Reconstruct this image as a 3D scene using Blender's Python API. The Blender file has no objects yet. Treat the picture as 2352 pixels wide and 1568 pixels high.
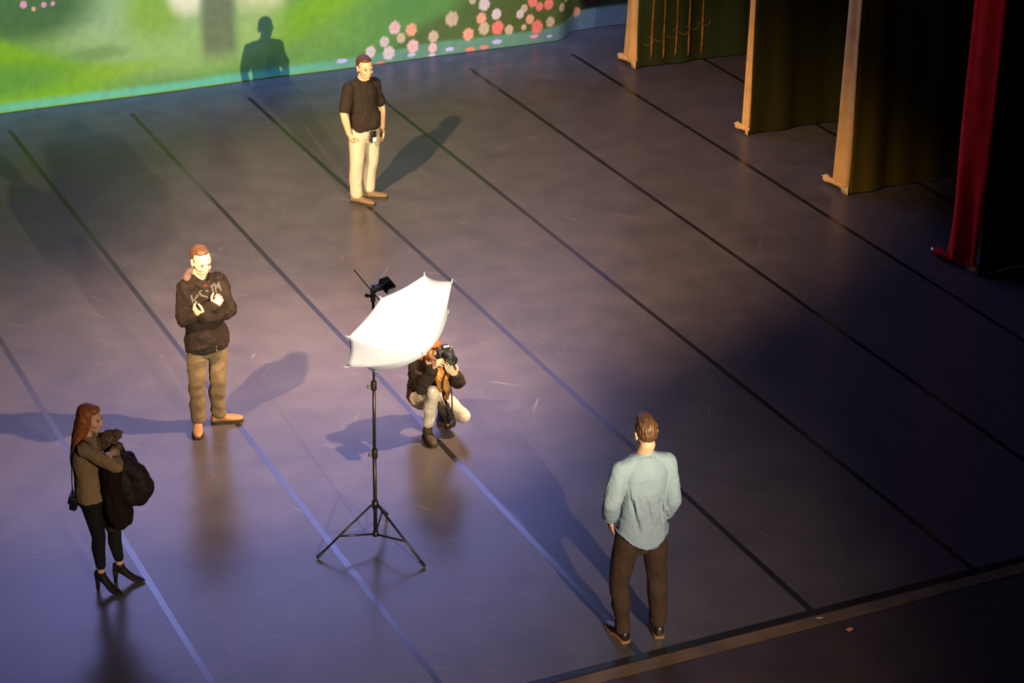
import bpy, bmesh, math, random
import numpy as np
from mathutils import Vector, Matrix, noise

SC = bpy.context.scene
COL = SC.collection
V = Vector
PI = math.pi

# ------------------------------------------------------------------ camera
CAM_H = 9.3
F_PX, PITCH, YAW, ROLL = 5132.73, 0.4394747, 0.4474796, 0.0146407
cam_data = bpy.data.cameras.new('view_camera')
cam_data.sensor_width = 36.0
cam_data.lens = F_PX / 2352.0 * 36.0
cam_data.clip_end = 200
cam = bpy.data.objects.new('view_camera', cam_data)
COL.objects.link(cam)
_f = V((math.sin(YAW) * math.cos(PITCH), math.cos(YAW) * math.cos(PITCH), -math.sin(PITCH)))
_r0 = V((math.cos(YAW), -math.sin(YAW), 0))
_u0 = _r0.cross(_f)
_r = _r0 * math.cos(ROLL) + _u0 * math.sin(ROLL)
_u = -_r0 * math.sin(ROLL) + _u0 * math.cos(ROLL)
M = Matrix.Identity(4)
for i in range(3):
    M[i][0], M[i][1], M[i][2] = _r[i], _u[i], -_f[i]
M[2][3] = CAM_H
cam.matrix_world = M
SC.camera = cam

# ------------------------------------------------------------------ world, light, exposure
vs = SC.view_settings
vs.view_transform = 'Standard'
vs.look = 'None'
vs.exposure = 0.0
vs.gamma = 1.0
vs.use_curve_mapping = False
wd = bpy.data.worlds.new('world')
SC.world = wd
wd.use_nodes = True
wd.node_tree.nodes['Background'].inputs[0].default_value = (0.35, 0.45, 0.9, 1)
wd.node_tree.nodes['Background'].inputs[1].default_value = 0.012


def spot(name, loc, target, watts, color, half_deg, blend, radius):
    d = bpy.data.lights.new(name, 'SPOT')
    d.energy = watts
    d.color = color
    d.spot_size = math.radians(2 * half_deg)
    d.spot_blend = blend
    d.shadow_soft_size = radius
    o = bpy.data.objects.new(name, d)
    o.location = loc
    o.rotation_euler = (V(target) - V(loc)).to_track_quat('-Z', 'Y').to_euler()
    COL.objects.link(o)
    return o


# the scenic projector at the back of the house, two boom spots left and right of
# the stage edge, the front-of-house wash
spot('projector_light', (5.6, -10.0, 7.95), (8.0, 26.3, 4.2), 62000, (1.0, 0.87, 0.50), 11.5, 0.5, 0.10)
spot('boom_light_right', (13.5, 13.2, 8.7), (6.1, 17.5, 0.6), 19500, (1.0, 0.63, 0.38), 14.6, 0.9, 0.12)
spot('boom_light_left', (0.3, 13.1, 8.6), (8.4, 19.9, 0.6), 25000, (1.0, 0.62, 0.33), 17.3, 0.9, 0.12)
spot('front_wash_light', (4.7, -12.0, 12.4), (6.5, 14.7, 0.5), 47000, (1.0, 0.76, 0.54), 7.8, 1.0, 0.15)
d = bpy.data.lights.new('cyc_strip', 'AREA')
d.shape = 'RECTANGLE'
d.size, d.size_y = 10.0, 0.35
d.energy = 1450
d.spread = math.radians(76)
d.color = (0.22, 0.42, 1.0)
o = bpy.data.objects.new('cyc_strip', d)
o.location = (9.3, 24.3, 9.5)
o.rotation_euler = (V((9.3, 26.3, 6.94)) - V(o.location)).to_track_quat('-Z', 'Y').to_euler()
COL.objects.link(o)

# ------------------------------------------------------------------ helpers
def tag(o, label=None, cat=None, group=None, kind=None):
    if label: o['label'] = label
    if cat: o['category'] = cat
    if group: o['group'] = group
    if kind: o['kind'] = kind
    return o


def link_mesh(name, me, mat, parent=None):
    if mat is not None:
        me.materials.clear()
        me.materials.append(mat)
    o = bpy.data.objects.new(name, me)
    COL.objects.link(o)
    if parent is not None:
        o.parent = parent
    return o


def obj(name, bm, mat, parent=None, smooth=True, recalc=True):
    if recalc:
        bmesh.ops.recalc_face_normals(bm, faces=bm.faces)
    me = bpy.data.meshes.new(name)
    bm.to_mesh(me)
    bm.free()
    if smooth:
        me.polygons.foreach_set('use_smooth', [True] * len(me.polygons))
    return link_mesh(name, me, mat, parent)


def empty(name, loc, rz=0.0):
    o = bpy.data.objects.new(name, None)
    o.empty_display_size = 0.1
    o.location = loc
    o.rotation_euler = (0, 0, rz)
    COL.objects.link(o)
    return o


def box(bm, c, size, rot=None, bevel=0.0):
    r = bmesh.ops.create_cube(bm, size=1.0)
    vs_ = r['verts']
    if bevel > 0:
        for v in vs_:
            v.co = V((v.co.x * size[0], v.co.y * size[1], v.co.z * size[2]))
        es = list({e for v in vs_ for e in v.link_edges})
        rr = bmesh.ops.bevel(bm, geom=es, offset=bevel, segments=2, affect='EDGES', profile=0.6)
        vs_ = list({v for f in rr['faces'] for v in f.verts} | {v for v in vs_ if v.is_valid})
    else:
        for v in vs_:
            v.co = V((v.co.x * size[0], v.co.y * size[1], v.co.z * size[2]))
    m = rot if rot is not None else Matrix.Identity(3)
    for v in vs_:
        v.co = m @ v.co + V(c)
    return vs_


def frame_of(d):
    d = V(d).normalized()
    a = V((0, 0, 1)) if abs(d.z) < 0.9 else V((1, 0, 0))
    x = a.cross(d).normalized()
    return x, d.cross(x).normalized(), d


def loft(bm, secs, n=18, caps=True):
    """secs: list of (centre, xvec, yvec) ellipses."""
    rings = []
    for c, x, y in secs:
        c, x, y = V(c), V(x), V(y)
        rings.append([bm.verts.new(c + x * math.cos(2 * PI * k / n) + y * math.sin(2 * PI * k / n)) for k in range(n)])
    for a, b in zip(rings, rings[1:]):
        for k in range(n):
            bm.faces.new((a[k], a[(k + 1) % n], b[(k + 1) % n], b[k]))
    if caps:
        bm.faces.new(rings[0][::-1])
        bm.faces.new(rings[-1])
    return rings


def tube(bm, pts, radii, n=10):
    """smooth tube through the points, rounded ends."""
    pts = [V(p) for p in pts]
    if not isinstance(radii, (list, tuple)):
        radii = [radii] * len(pts)
    tang = []
    for i in range(len(pts)):
        a = pts[max(i - 1, 0)]
        b = pts[min(i + 1, len(pts) - 1)]
        tang.append((b - a).normalized())
    x, y, _ = frame_of(tang[0])
    secs = []
    def sec(c, t, r):
        nonlocal x
        x = (x - t * x.dot(t)).normalized()
        yy = t.cross(x).normalized()
        secs.append((c, x * r, yy * r))
    for s in (0.98, 0.8, 0.45):
        sec(pts[0] - tang[0] * radii[0] * s, tang[0], radii[0] * math.sqrt(1 - s * s))
    for p, t, r in zip(pts, tang, radii):
        sec(p, t, r)
    for s in (0.45, 0.8, 0.98):
        sec(pts[-1] + tang[-1] * radii[-1] * s, tang[-1], radii[-1] * math.sqrt(1 - s * s))
    loft(bm, secs, n)


def rod(bm, a, b, r, r2=None, n=12):
    x, y, d = frame_of(V(b) - V(a))
    r2 = r if r2 is None else r2
    loft(bm, [(a, x * r, y * r), (b, x * r2, y * r2)], n)


def ell(bm, c, rad, axes=None, n=20):
    """ellipsoid; axes = (X, Y, Z) unit vectors."""
    r = bmesh.ops.create_uvsphere(bm, u_segments=n, v_segments=max(8, n // 2 + 2), radius=1.0)
    X, Y, Z = axes if axes else (V((1, 0, 0)), V((0, 1, 0)), V((0, 0, 1)))
    for v in r['verts']:
        p = v.co
        v.co = V(c) + V(X) * (p.x * rad[0]) + V(Y) * (p.y * rad[1]) + V(Z) * (p.z * rad[2])


def cap(bm, p0, p1, r0, r1, n=18):
    """tapered capsule."""
    p0, p1 = V(p0), V(p1)
    x, y, d = frame_of(p1 - p0)
    secs = []
    for a in (-85, -60, -35, -12):
        a = math.radians(a)
        secs.append((p0 + d * r0 * math.sin(a), x * r0 * math.cos(a), y * r0 * math.cos(a)))
    secs.append((p0, x * r0, y * r0))
    secs.append((p1, x * r1, y * r1))
    for a in (12, 35, 60, 85):
        a = math.radians(a)
        secs.append((p1 + d * r1 * math.sin(a), x * r1 * math.cos(a), y * r1 * math.cos(a)))
    loft(bm, secs, n)


def fused(bm, voxel=0.006, smooth=3):
    """one continuous skin around all the overlapping volumes; returns a Mesh."""
    bmesh.ops.recalc_face_normals(bm, faces=bm.faces)
    me = bpy.data.meshes.new('tmp')
    bm.to_mesh(me)
    bm.free()
    o = bpy.data.objects.new('tmp', me)
    COL.objects.link(o)
    m = o.modifiers.new('r', 'REMESH')
    m.mode = 'VOXEL'
    m.voxel_size = voxel
    if smooth:
        s = o.modifiers.new('s', 'SMOOTH')
        s.factor = 0.5
        s.iterations = smooth
    dg = bpy.context.evaluated_depsgraph_get()
    out = bpy.data.meshes.new_from_object(o.evaluated_get(dg))
    bpy.data.objects.remove(o)
    bpy.data.meshes.remove(me)
    out.polygons.foreach_set('use_smooth', [True] * len(out.polygons))
    return out


def wrinkle(me, amp, freq, seed=0.0, stretch=(1, 1, 1), where=None):
    """cloth folds: push the skin along its normals by noise."""
    ns = [v.normal.copy() for v in me.vertices]
    off = V((seed * 3.1, seed * 1.7, seed * 5.3))
    for v, nn in zip(me.vertices, ns):
        p = v.co
        q = V((p.x * freq * stretch[0], p.y * freq * stretch[1], p.z * freq * stretch[2])) + off
        h = noise.noise(q) + 0.5 * noise.noise(q * 2.1)
        h = 1 - 2 * abs(h) if amp > 0 else h
        a = abs(amp) * (where(p) if where else 1.0)
        v.co = p + nn * (h - 0.4) * a
    me.update()


# ------------------------------------------------------------------ materials
def mat(name, color, rough=0.8, spec=0.3, bump=None, noise_var=None, metallic=0.0, sheen=0.0, trans=None):
    m = bpy.data.materials.new(name)
    m.use_nodes = True
    nt = m.node_tree
    b = nt.nodes['Principled BSDF']
    b.inputs['Base Color'].default_value = (*color, 1)
    b.inputs['Roughness'].default_value = rough
    b.inputs['Specular IOR Level'].default_value = spec
    b.inputs['Metallic'].default_value = metallic
    if sheen:
        b.inputs['Sheen Weight'].default_value = sheen
    tc = nt.nodes.new('ShaderNodeTexCoord')
    if noise_var:
        sc_, amt, c2 = noise_var
        n = nt.nodes.new('ShaderNodeTexNoise')
        n.inputs['Scale'].default_value = sc_
        n.inputs['Detail'].default_value = 5
        nt.links.new(tc.outputs['Object'], n.inputs['Vector'])
        r = nt.nodes.new('ShaderNodeMapRange')
        r.inputs[1].default_value = 0.35
        r.inputs[2].default_value = 0.65
        r.inputs[4].default_value = amt
        nt.links.new(n.outputs['Fac'], r.inputs[0])
        mx = nt.nodes.new('ShaderNodeMix')
        mx.data_type = 'RGBA'
        mx.inputs[6].default_value = (*color, 1)
        mx.inputs[7].default_value = (*c2, 1)
        nt.links.new(r.outputs[0], mx.inputs[0])
        nt.links.new(mx.outputs[2], b.inputs['Base Color'])
    if bump:
        sc_, st = bump
        n = nt.nodes.new('ShaderNodeTexNoise')
        n.inputs['Scale'].default_value = sc_
        n.inputs['Detail'].default_value = 6
        nt.links.new(tc.outputs['Object'], n.inputs['Vector'])
        bp = nt.nodes.new('ShaderNodeBump')
        bp.inputs['Strength'].default_value = st
        bp.inputs['Distance'].default_value = 0.01
        nt.links.new(n.outputs['Fac'], bp.inputs['Height'])
        nt.links.new(bp.outputs['Normal'], b.inputs['Normal'])
    return m


def node(nt, kind, **kw):
    n = nt.nodes.new(kind)
    for k, v in kw.items():
        setattr(n, k, v)
    return n


def marley():
    """black dance vinyl, greyed by scuffs, satin sheen."""
    m = bpy.data.materials.new('dance_vinyl')
    m.use_nodes = True
    nt = m.node_tree
    L = nt.links.new
    b = nt.nodes['Principled BSDF']
    tc = node(nt, 'ShaderNodeTexCoord')
    # broad mottling
    n1 = node(nt, 'ShaderNodeTexNoise')
    n1.inputs['Scale'].default_value = 2.6
    n1.inputs['Detail'].default_value = 4
    n1.inputs['Roughness'].default_value = 0.5
    L(tc.outputs['Object'], n1.inputs['Vector'])
    # scuffs: noise stretched along several directions
    scr = None
    for ang, sx, thr in ((0.75, 30, 0.70), (1.15, 34, 0.705), (-0.9, 26, 0.73), (2.2, 30, 0.725)):
        mp = node(nt, 'ShaderNodeMapping')
        mp0 = node(nt, 'ShaderNodeMapping')
        mp0.inputs['Rotation'].default_value = (0, 0, ang)
        L(tc.outputs['Object'], mp0.inputs['Vector'])
        mp.inputs['Scale'].default_value = (2.2, sx, 1)
        L(mp0.outputs[0], mp.inputs['Vector'])
        n = node(nt, 'ShaderNodeTexNoise')
        n.inputs['Scale'].default_value = 1.0
        n.inputs['Detail'].default_value = 3
        n.inputs['Distortion'].default_value = 0.4
        L(mp.outputs[0], n.inputs['Vector'])
        r = node(nt, 'ShaderNodeMapRange')
        r.inputs[1].default_value = thr - 0.02
        r.inputs[2].default_value = thr + 0.06
        L(n.outputs['Fac'], r.inputs[0])
        if scr is None:
            scr = r.outputs[0]
        else:
            mm = node(nt, 'ShaderNodeMath', operation='MAXIMUM')
            L(scr, mm.inputs[0]); L(r.outputs[0], mm.inputs[1])
            scr = mm.outputs[0]
    ra = node(nt, 'ShaderNodeValToRGB')
    ra.color_ramp.elements[0].position = 0.22
    ra.color_ramp.elements[0].color = (0.048, 0.043, 0.044, 1)
    ra.color_ramp.elements[1].position = 0.78
    ra.color_ramp.elements[1].color = (0.078, 0.070, 0.071, 1)
    L(n1.outputs['Fac'], ra.inputs[0])
    mx = node(nt, 'ShaderNodeMix', data_type='RGBA')
    mx.inputs[7].default_value = (0.14, 0.127, 0.127, 1)
    L(scr, mx.inputs[0]); L(ra.outputs[0], mx.inputs[6])
    L(mx.outputs[2], b.inputs['Base Color'])
    b.inputs['Roughness'].default_value = 0.7
    b.inputs['Specular IOR Level'].default_value = 0.0
    gl = node(nt, 'ShaderNodeBsdfGlossy')
    gl.inputs['Color'].default_value = (0.95, 0.95, 0.97, 1)
    gl.inputs['Roughness'].default_value = 0.28
    mxs = node(nt, 'ShaderNodeMixShader')
    mxs.inputs[0].default_value = 0.090
    L(b.outputs[0], mxs.inputs[1]); L(gl.outputs[0], mxs.inputs[2])
    L(mxs.outputs[0], nt.nodes['Material Output'].inputs['Surface'])
    bn = node(nt, 'ShaderNodeTexNoise')
    bn.inputs['Scale'].default_value = 45
    bn.inputs['Detail'].default_value = 3
    L(tc.outputs['Object'], bn.inputs['Vector'])
    bp = node(nt, 'ShaderNodeBump')
    bp.inputs['Strength'].default_value = 0.0
    bp.inputs['Distance'].default_value = 0.01
    L(bn.outputs['Fac'], bp.inputs['Height'])
    L(bp.outputs['Normal'], b.inputs['Normal'])
    return m


M_MARLEY = marley()
M_TAPE = mat('vinyl_tape', (0.013, 0.012, 0.013), 0.20, 0.70)
b = M_TAPE.node_tree.nodes['Principled BSDF']
b.inputs['Specular IOR Level'].default_value = 0.0
gl = node(M_TAPE.node_tree, 'ShaderNodeBsdfGlossy')
gl.inputs['Roughness'].default_value = 0.2
mxs = node(M_TAPE.node_tree, 'ShaderNodeMixShader')
mxs.inputs[0].default_value = 0.15
M_TAPE.node_tree.links.new(b.outputs[0], mxs.inputs[1])
M_TAPE.node_tree.links.new(gl.outputs[0], mxs.inputs[2])
M_TAPE.node_tree.links.new(mxs.outputs[0], M_TAPE.node_tree.nodes['Material Output'].inputs['Surface'])
M_APRON = mat('apron_wood', (0.040, 0.027, 0.018), 0.42, 0.35, noise_var=(3.0, 0.8, (0.022, 0.017, 0.014)), bump=(30, 0.15))
M_EDGE = mat('apron_edge_strip', (0.12, 0.075, 0.03), 0.5, 0.3, noise_var=(4.0, 0.9, (0.06, 0.04, 0.02)))
M_BLACKWALL = mat('black_masking', (0.004, 0.004, 0.005), 0.95, 0.1)
M_METAL_BLACK = mat('black_metal', (0.014, 0.013, 0.012), 0.38, 0.5)
M_CHROME = mat('steel', (0.6, 0.58, 0.55), 0.25, 0.5, metallic=1.0)
M_PLASTIC_BLACK = mat('black_plastic', (0.010, 0.010, 0.010), 0.35, 0.45)

# ------------------------------------------------------------------ stage floor
SEAM_X0, SEAM_W, Y_FRONT, Y_DROP = 4.0112, 1.52965, 12.383, 26.3466
bm = bmesh.new()
box(bm, (8.0, (Y_FRONT + 29.5) / 2, -0.05), (28.0, 29.5 - Y_FRONT, 0.10))
fl = obj('floor', bm, M_MARLEY, smooth=False)
tag(fl, kind='structure', label='black vinyl dance floor laid in wide strips across the stage', cat='floor')
bm = bmesh.new()
box(bm, (8.0, (Y_FRONT + 7.0) / 2 - 0.001, -0.055), (28.0, Y_FRONT - 7.0, 0.10))
ap = obj('floor_apron', bm, M_APRON, smooth=False)
tag(ap, kind='structure', label='dark brown wooden stage apron along the front edge', cat='floor')

ntrim = 0
def trim(bm, m):
    global ntrim
    ntrim += 1
    o = obj('trim_%d' % ntrim, bm, m, smooth=False)
    tag(o, kind='structure')
    return o

for k in range(-3, 10):
    x = SEAM_X0 + k * SEAM_W
    bm = bmesh.new()
    # slightly wavy tape over each joint
    prev = None
    y = Y_FRONT + 0.05
    rows = []
    i = 0
    while y < Y_DROP - 0.55:
        w = 0.027 + 0.004 * noise.noise(V((k * 7.3, y * 0.6, 0)))
        dx = 0.012 * noise.noise(V((k * 3.1 + 40, y * 0.35, 0)))
        rows.append((x + dx - w, x + dx + w, y))
        y += 0.35
    vsr = [(bm.verts.new((a, yy, 0.0012)), bm.verts.new((b_, yy, 0.0012))) for a, b_, yy in rows]
    for (a, b_), (c, d) in zip(vsr, vsr[1:]):
        bm.faces.new((a, b_, d, c))
    trim(bm, M_TAPE)
bm = bmesh.new()
box(bm, (8.0, Y_FRONT + 0.015, 0.0012), (28.0, 0.075, 0.002))
trim(bm, M_TAPE)
bm = bmesh.new()
box(bm, (8.0, Y_FRONT - 0.095, -0.003), (28.0, 0.13, 0.004))
trim(bm, M_EDGE)

# black masking walls round the stage
bm = bmesh.new()
box(bm, (8.0, 29.4, 5.0), (28.0, 0.2, 10.1))
tag(obj('wall_back', bm, M_BLACKWALL, smooth=False), kind='structure')
bm = bmesh.new()
box(bm, (21.9, 20.9, 5.0), (0.2, 17.0, 10.1))
tag(obj('wall_right', bm, M_BLACKWALL, smooth=False), kind='structure')
bm = bmesh.new()
box(bm, (-5.9, 20.9, 5.0), (0.2, 17.0, 10.1))
tag(obj('wall_left', bm, M_BLACKWALL, smooth=False), kind='structure')

# ------------------------------------------------------------------ painted backdrop
FLOWERS = [(10.51, 0.184, 0.071, 'l'), (10.71, 0.296, 0.066, 'l'), (10.77, 0.133, 0.084, 'l'), (10.86, 0.469, 0.081, 'p'), (10.95, 0.317, 0.063, 'k'), (11.1, 0.413, 0.079, 'o'), (11.12, 0.181, 0.082, 'p'), (11.1, 0.064, 0.058, 'v'), (11.42, 0.278, 0.073, 'k'), (11.41, 0.122, 0.061, 'p'), (11.4, 0.021, 0.054, 'f'), (11.69, 0.49, 0.093, 'k'), (11.66, 0.073, 0.064, 'v'), (11.93, 0.248, 0.078, 'o'), (11.96, 0.031, 0.07, 'r'), (12.16, 0.638, 0.08, 'l'), (12.12, 0.448, 0.071, 'o'), (12.16, 0.299, 0.078, 'k'), (12.36, 0.29, 0.085, 'r'), (12.16, 0.039, 0.065, 'r'), (12.34, 0.483, 0.068, 'l'), (12.35, 0.094, 0.075, 'v'), (10.65, 0.005, 0.057, 'r'), (11.99, 0.712, 0.049, 'k'), (12.88, 0.6, 0.072, 'r'), (12.98, 0.515, 0.055, 'r'), (13.12, 0.531, 0.069, 'r'), (12.75, 0.514, 0.053, 'k'), (12.69, 0.442, 0.056, 'l'), (13.34, 0.454, 0.056, 'k'), (13.44, 0.547, 0.045, 'k'), (13.71, 0.506, 0.052, 'o'), (12.84, 0.354, 0.061, 'o'), (12.95, 0.233, 0.083, 'r'), (13.15, 0.279, 0.064, 'k'), (12.75, 0.252, 0.038, 'k'), (12.53, 0.242, 0.062, 'k'), (12.91, 0.105, 0.063, 'm'), (13.14, 0.077, 0.045, 'v'), (13.7, 0.27, 0.062, 'o'), (12.34, 0.482, 0.062, 'l'), (10.1, 0.112, 0.073, 'v'), (5.98, 1.344, 0.042, 'm'), (6.1, 1.276, 0.026, 'o'), (6.23, 1.315, 0.032, 'm'), (6.34, 1.319, 0.027, 'm')]
PETAL = {'l': (0.50, 0.36, 0.44), 'p': (0.60, 0.32, 0.38), 'k': (0.45, 0.30, 0.25), 'o': (0.62, 0.25, 0.20),
         'r': (0.66, 0.14, 0.14), 'v': (0.40, 0.34, 0.70), 'm': (0.62, 0.22, 0.42), 'f': (0.45, 0.34, 0.50)}


def sstep(a, b, x):
    t = np.clip((x - a) / (b - a), 0, 1)
    return t * t * (3 - 2 * t)


def blob(X, Z, cx, cz, rx, rz, soft=0.6):
    d = np.sqrt(((X - cx) / rx) ** 2 + ((Z - cz) / rz) ** 2)
    return 1 - sstep(1 - soft, 1 + soft, d)


def paint(X, Z):
    """the painted garden scene on the cloth, as (n, 3) linear colours."""
    nz = np.array([noise.noise(V((x * 1.3, z * 2.2, 3.0))) for x, z in zip(X, Z)])
    nf = np.array([noise.noise(V((x * 9.0, z * 9.0, 8.0))) for x, z in zip(X, Z)])
    C = np.tile(np.array([0.115, 0.215, 0.070]), (len(X), 1))

    def lay(mask, col, a=1.0):
        nonlocal C
        mk = np.clip(mask, 0, 1)[:, None] * a
        C = C * (1 - mk) + np.array(col)[None, :] * mk

    # meadow
    lay(sstep(0.1, 0.5, Z + 0.2 * nz), (0.14, 0.25, 0.055))
    lay(blob(X, Z, 7.55, 0.95, 1.25, 0.55), (0.26, 0.33, 0.17), 0.9)      # pale path
    lay(blob(X, Z, 8.15, 0.55, 0.9, 0.30), (0.25, 0.33, 0.12), 0.8)
    lay(blob(X, Z, 7.62, 1.15, 0.40, 0.42), (0.19, 0.29, 0.045), 0.9)     # lime bush
    lay(blob(X, Z, 6.75, 1.35, 0.45, 0.45), (0.27, 0.35, 0.22), 0.6)
    lay(blob(X, Z, 6.0, 1.30, 0.85, 0.42, 0.45), (0.050, 0.105, 0.045), 0.95)   # dark bush at left
    hill = 0.98 - 0.60 * (np.clip(X - 5.6, 0, 9) / 1.5) ** 0.9 + 0.06 * nz
    lay((1 - sstep(hill - 0.12, hill + 0.10, Z)) * (1 - sstep(6.4, 7.5, X)), (0.155, 0.30, 0.020), 0.95)
    lay(blob(X, Z, 6.9, 0.38, 0.75, 0.10), (0.20, 0.30, 0.03), 0.7)
    lay(blob(X, Z, 5.6, 0.40, 0.9, 0.20), (0.085, 0.20, 0.045), 0.8)
    lay(blob(X, Z, 6.85, 0.62, 0.35, 0.08), (0.12, 0.19, 0.07), 0.7)
    # house front and trunk, softly painted
    lay(blob(X, Z, 8.05, 1.32, 0.26, 0.34, 0.4), (0.62, 0.53, 0.40))
    lay(blob(X, Z, 9.05, 1.30, 0.45, 0.40, 0.4), (0.52, 0.46, 0.28))
    lay(blob(X, Z, 9.0, 0.75, 0.35, 0.30), (0.30, 0.36, 0.14), 0.6)
    tr = sstep(8.14, 8.30, X + 0.04 * nz) * (1 - sstep(8.58, 8.76, X - 0.10 * np.clip(0.6 - Z, 0, 1))) * sstep(0.22, 0.55, Z)
    lay(tr, (0.125, 0.135, 0.085), 0.95)
    lay(blob(X, Z, 9.55, 1.15, 0.22, 0.18), (0.10, 0.14, 0.07), 0.85)
    # bright diagonal of grass, then darker hedge
    dg = (Z - 0.72) - 0.42 * (X - 9.4)
    lay((1 - sstep(0.05, 0.45, np.abs(dg))) * sstep(8.9, 9.6, X) * (1 - sstep(10.4, 11.2, X)), (0.17, 0.31, 0.025), 0.9)
    lay(sstep(9.4, 10.6, X - 0.6 * Z) * (1 - sstep(0.9, 1.5, Z)), (0.075, 0.175, 0.060), 0.8)
    hedge = (X - 10.3) - 1.9 * Z + 0.25 * nz
    lay(sstep(-0.25, 0.45, hedge), (0.066, 0.088, 0.036), 0.9)
    lay(sstep(11.6, 12.8, X), (0.060, 0.070, 0.022), 0.8)  # falloff of the light towards the right end, painted into the cloth
    lay(blob(X, Z, 13.95, 0.85, 0.28, 0.75, 0.3) , (0.010, 0.007, 0.006))
    lay(sstep(13.9, 14.2, X), (0.012, 0.022, 0.016), 0.9)
    # water strip along the foot of the cloth
    top = 0.115 + 0.02 * nz + 0.05 * sstep(10.0, 11.5, X) + 0.10 * sstep(12.8, 14.0, X)
    strip = 1 - sstep(top - 0.05, top + 0.05, Z)
    lay(strip, (0.11, 0.34, 0.28), 0.92)
    lay(strip * sstep(9.0, 11.0, X), (0.10, 0.17, 0.155), 0.9)
    lay(strip * sstep(12.6, 13.8, X), (0.09, 0.13, 0.24), 0.9)
    lay((1 - sstep(0.012, 0.03, Z)) * (1 - sstep(9.5, 11.0, X)), (0.15, 0.26, 0.035), 0.9)
    # blossoms
    for i, (fx, fz, r, c) in enumerate(FLOWERS):
        flat = 0.42 if (c in 'rvmf' and fz < 0.12) else 1.12
        ang = np.arctan2(Z - fz, X - fx)
        wob = 1 + 0.05 * np.cos((5 + i % 3) * ang + i * 1.7) + 0.04 * np.cos(9 * ang + 2 * i)
        d = np.sqrt(((X - fx)) ** 2 + ((Z - fz) / flat) ** 2) / (r * wob)
        m_ = 1 - sstep(0.78, 1.18, d)
        col = np.array(PETAL[c])
        lay(m_, col, 0.92)
        lay((1 - sstep(0.1, 0.5, d)), col * 0.78, 0.5)
        lay(m_ * sstep(0.1, 0.6, np.sin(ang * 3 + d * 7 + i)), np.minimum(col * 1.25, 0.9), 0.35)
    # unseen high part of the cloth: invented tones, shaped for their reflection in the floor
    lay(sstep(1.5, 2.4, Z + 0.2 * nz), (0.24, 0.17, 0.14), 0.9)
    lay(sstep(2.6, 4.4, Z + 0.2 * nz), (0.70, 0.42, 0.58), 0.95)
    lay(sstep(4.6, 6.6, Z), (0.76, 0.43, 0.59), 0.95)
    lay(sstep(5.6, 7.2, Z), (0.38, 0.24, 0.33), 0.95)
    C = C * (1 + 0.10 * nf)[:, None] * (1 + 0.06 * nz)[:, None]
    return np.clip(C * np.array([1.0, 1.13, 1.05])[None, :], 0.002, 0.95)


xs = list(np.arange(1.5, 5.3, 0.06)) + list(np.arange(5.3, 14.6, 0.0135))
zs = list(np.arange(0.0, 1.6, 0.0135)) + list(np.arange(1.6, 9.01, 0.08))
nx, nzs = len(xs), len(zs)
XX, ZZ = np.meshgrid(np.array(xs), np.array(zs))
Xf, Zf = XX.ravel(), ZZ.ravel()
Yf = Y_DROP + 0.30 * sstep(13.25, 13.75, Xf) * (1 - 0 * Zf) + 0.010 * np.sin(Xf * 2.3 + 0.4 * Zf)
co = np.stack([Xf, Yf, Zf + 0.004], axis=1).astype(np.float32)
ii = (np.arange(nzs - 1)[:, None] * nx + np.arange(nx - 1)[None, :]).ravel()
quads = np.stack([ii, ii + 1, ii + nx + 1, ii + nx], axis=1)
me = bpy.data.meshes.new('backdrop')
me.from_pydata(co.tolist(), [], quads.tolist())
ca = me.color_attributes.new('paint', 'FLOAT_COLOR', 'POINT')
cc = np.ones((len(Xf), 4), dtype=np.float32)
cc[:, :3] = paint(Xf, Zf)
ca.data.foreach_set('color', cc.ravel())
me.polygons.foreach_set('use_smooth', [True] * len(me.polygons))
M_DROP = bpy.data.materials.new('painted_cloth')
M_DROP.use_nodes = True
nt = M_DROP.node_tree
b = nt.nodes['Principled BSDF']
b.inputs['Roughness'].default_value = 0.95
b.inputs['Specular IOR Level'].default_value = 0.05
at = node(nt, 'ShaderNodeAttribute', attribute_name='paint')
wv = node(nt, 'ShaderNodeTexNoise')
wv.inputs['Scale'].default_value = 60
tcn = node(nt, 'ShaderNodeTexCoord')
mpn = node(nt, 'ShaderNodeMapping')
mpn.inputs['Scale'].default_value = (0.4, 1, 2.0)
nt.links.new(tcn.outputs['Object'], mpn.inputs['Vector'])
nt.links.new(mpn.outputs[0], wv.inputs['Vector'])
mr = node(nt, 'ShaderNodeMapRange')
mr.inputs[3].default_value = 0.84
mr.inputs[4].default_value = 1.16
nt.links.new(wv.outputs['Fac'], mr.inputs[0])
vm = node(nt, 'ShaderNodeVectorMath', operation='SCALE')
nt.links.new(at.outputs['Color'], vm.inputs[0])
nt.links.new(mr.outputs[0], vm.inputs['Scale'])
nt.links.new(vm.outputs[0], b.inputs['Base Color'])
drop = link_mesh('backdrop', me, M_DROP)
so = drop.modifiers.new('cloth', 'SOLIDIFY')
so.thickness = 0.004
so.offset = -1
tag(drop, 'large painted backdrop of a green garden with pink blossoms and a tree trunk', 'backdrop')

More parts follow.
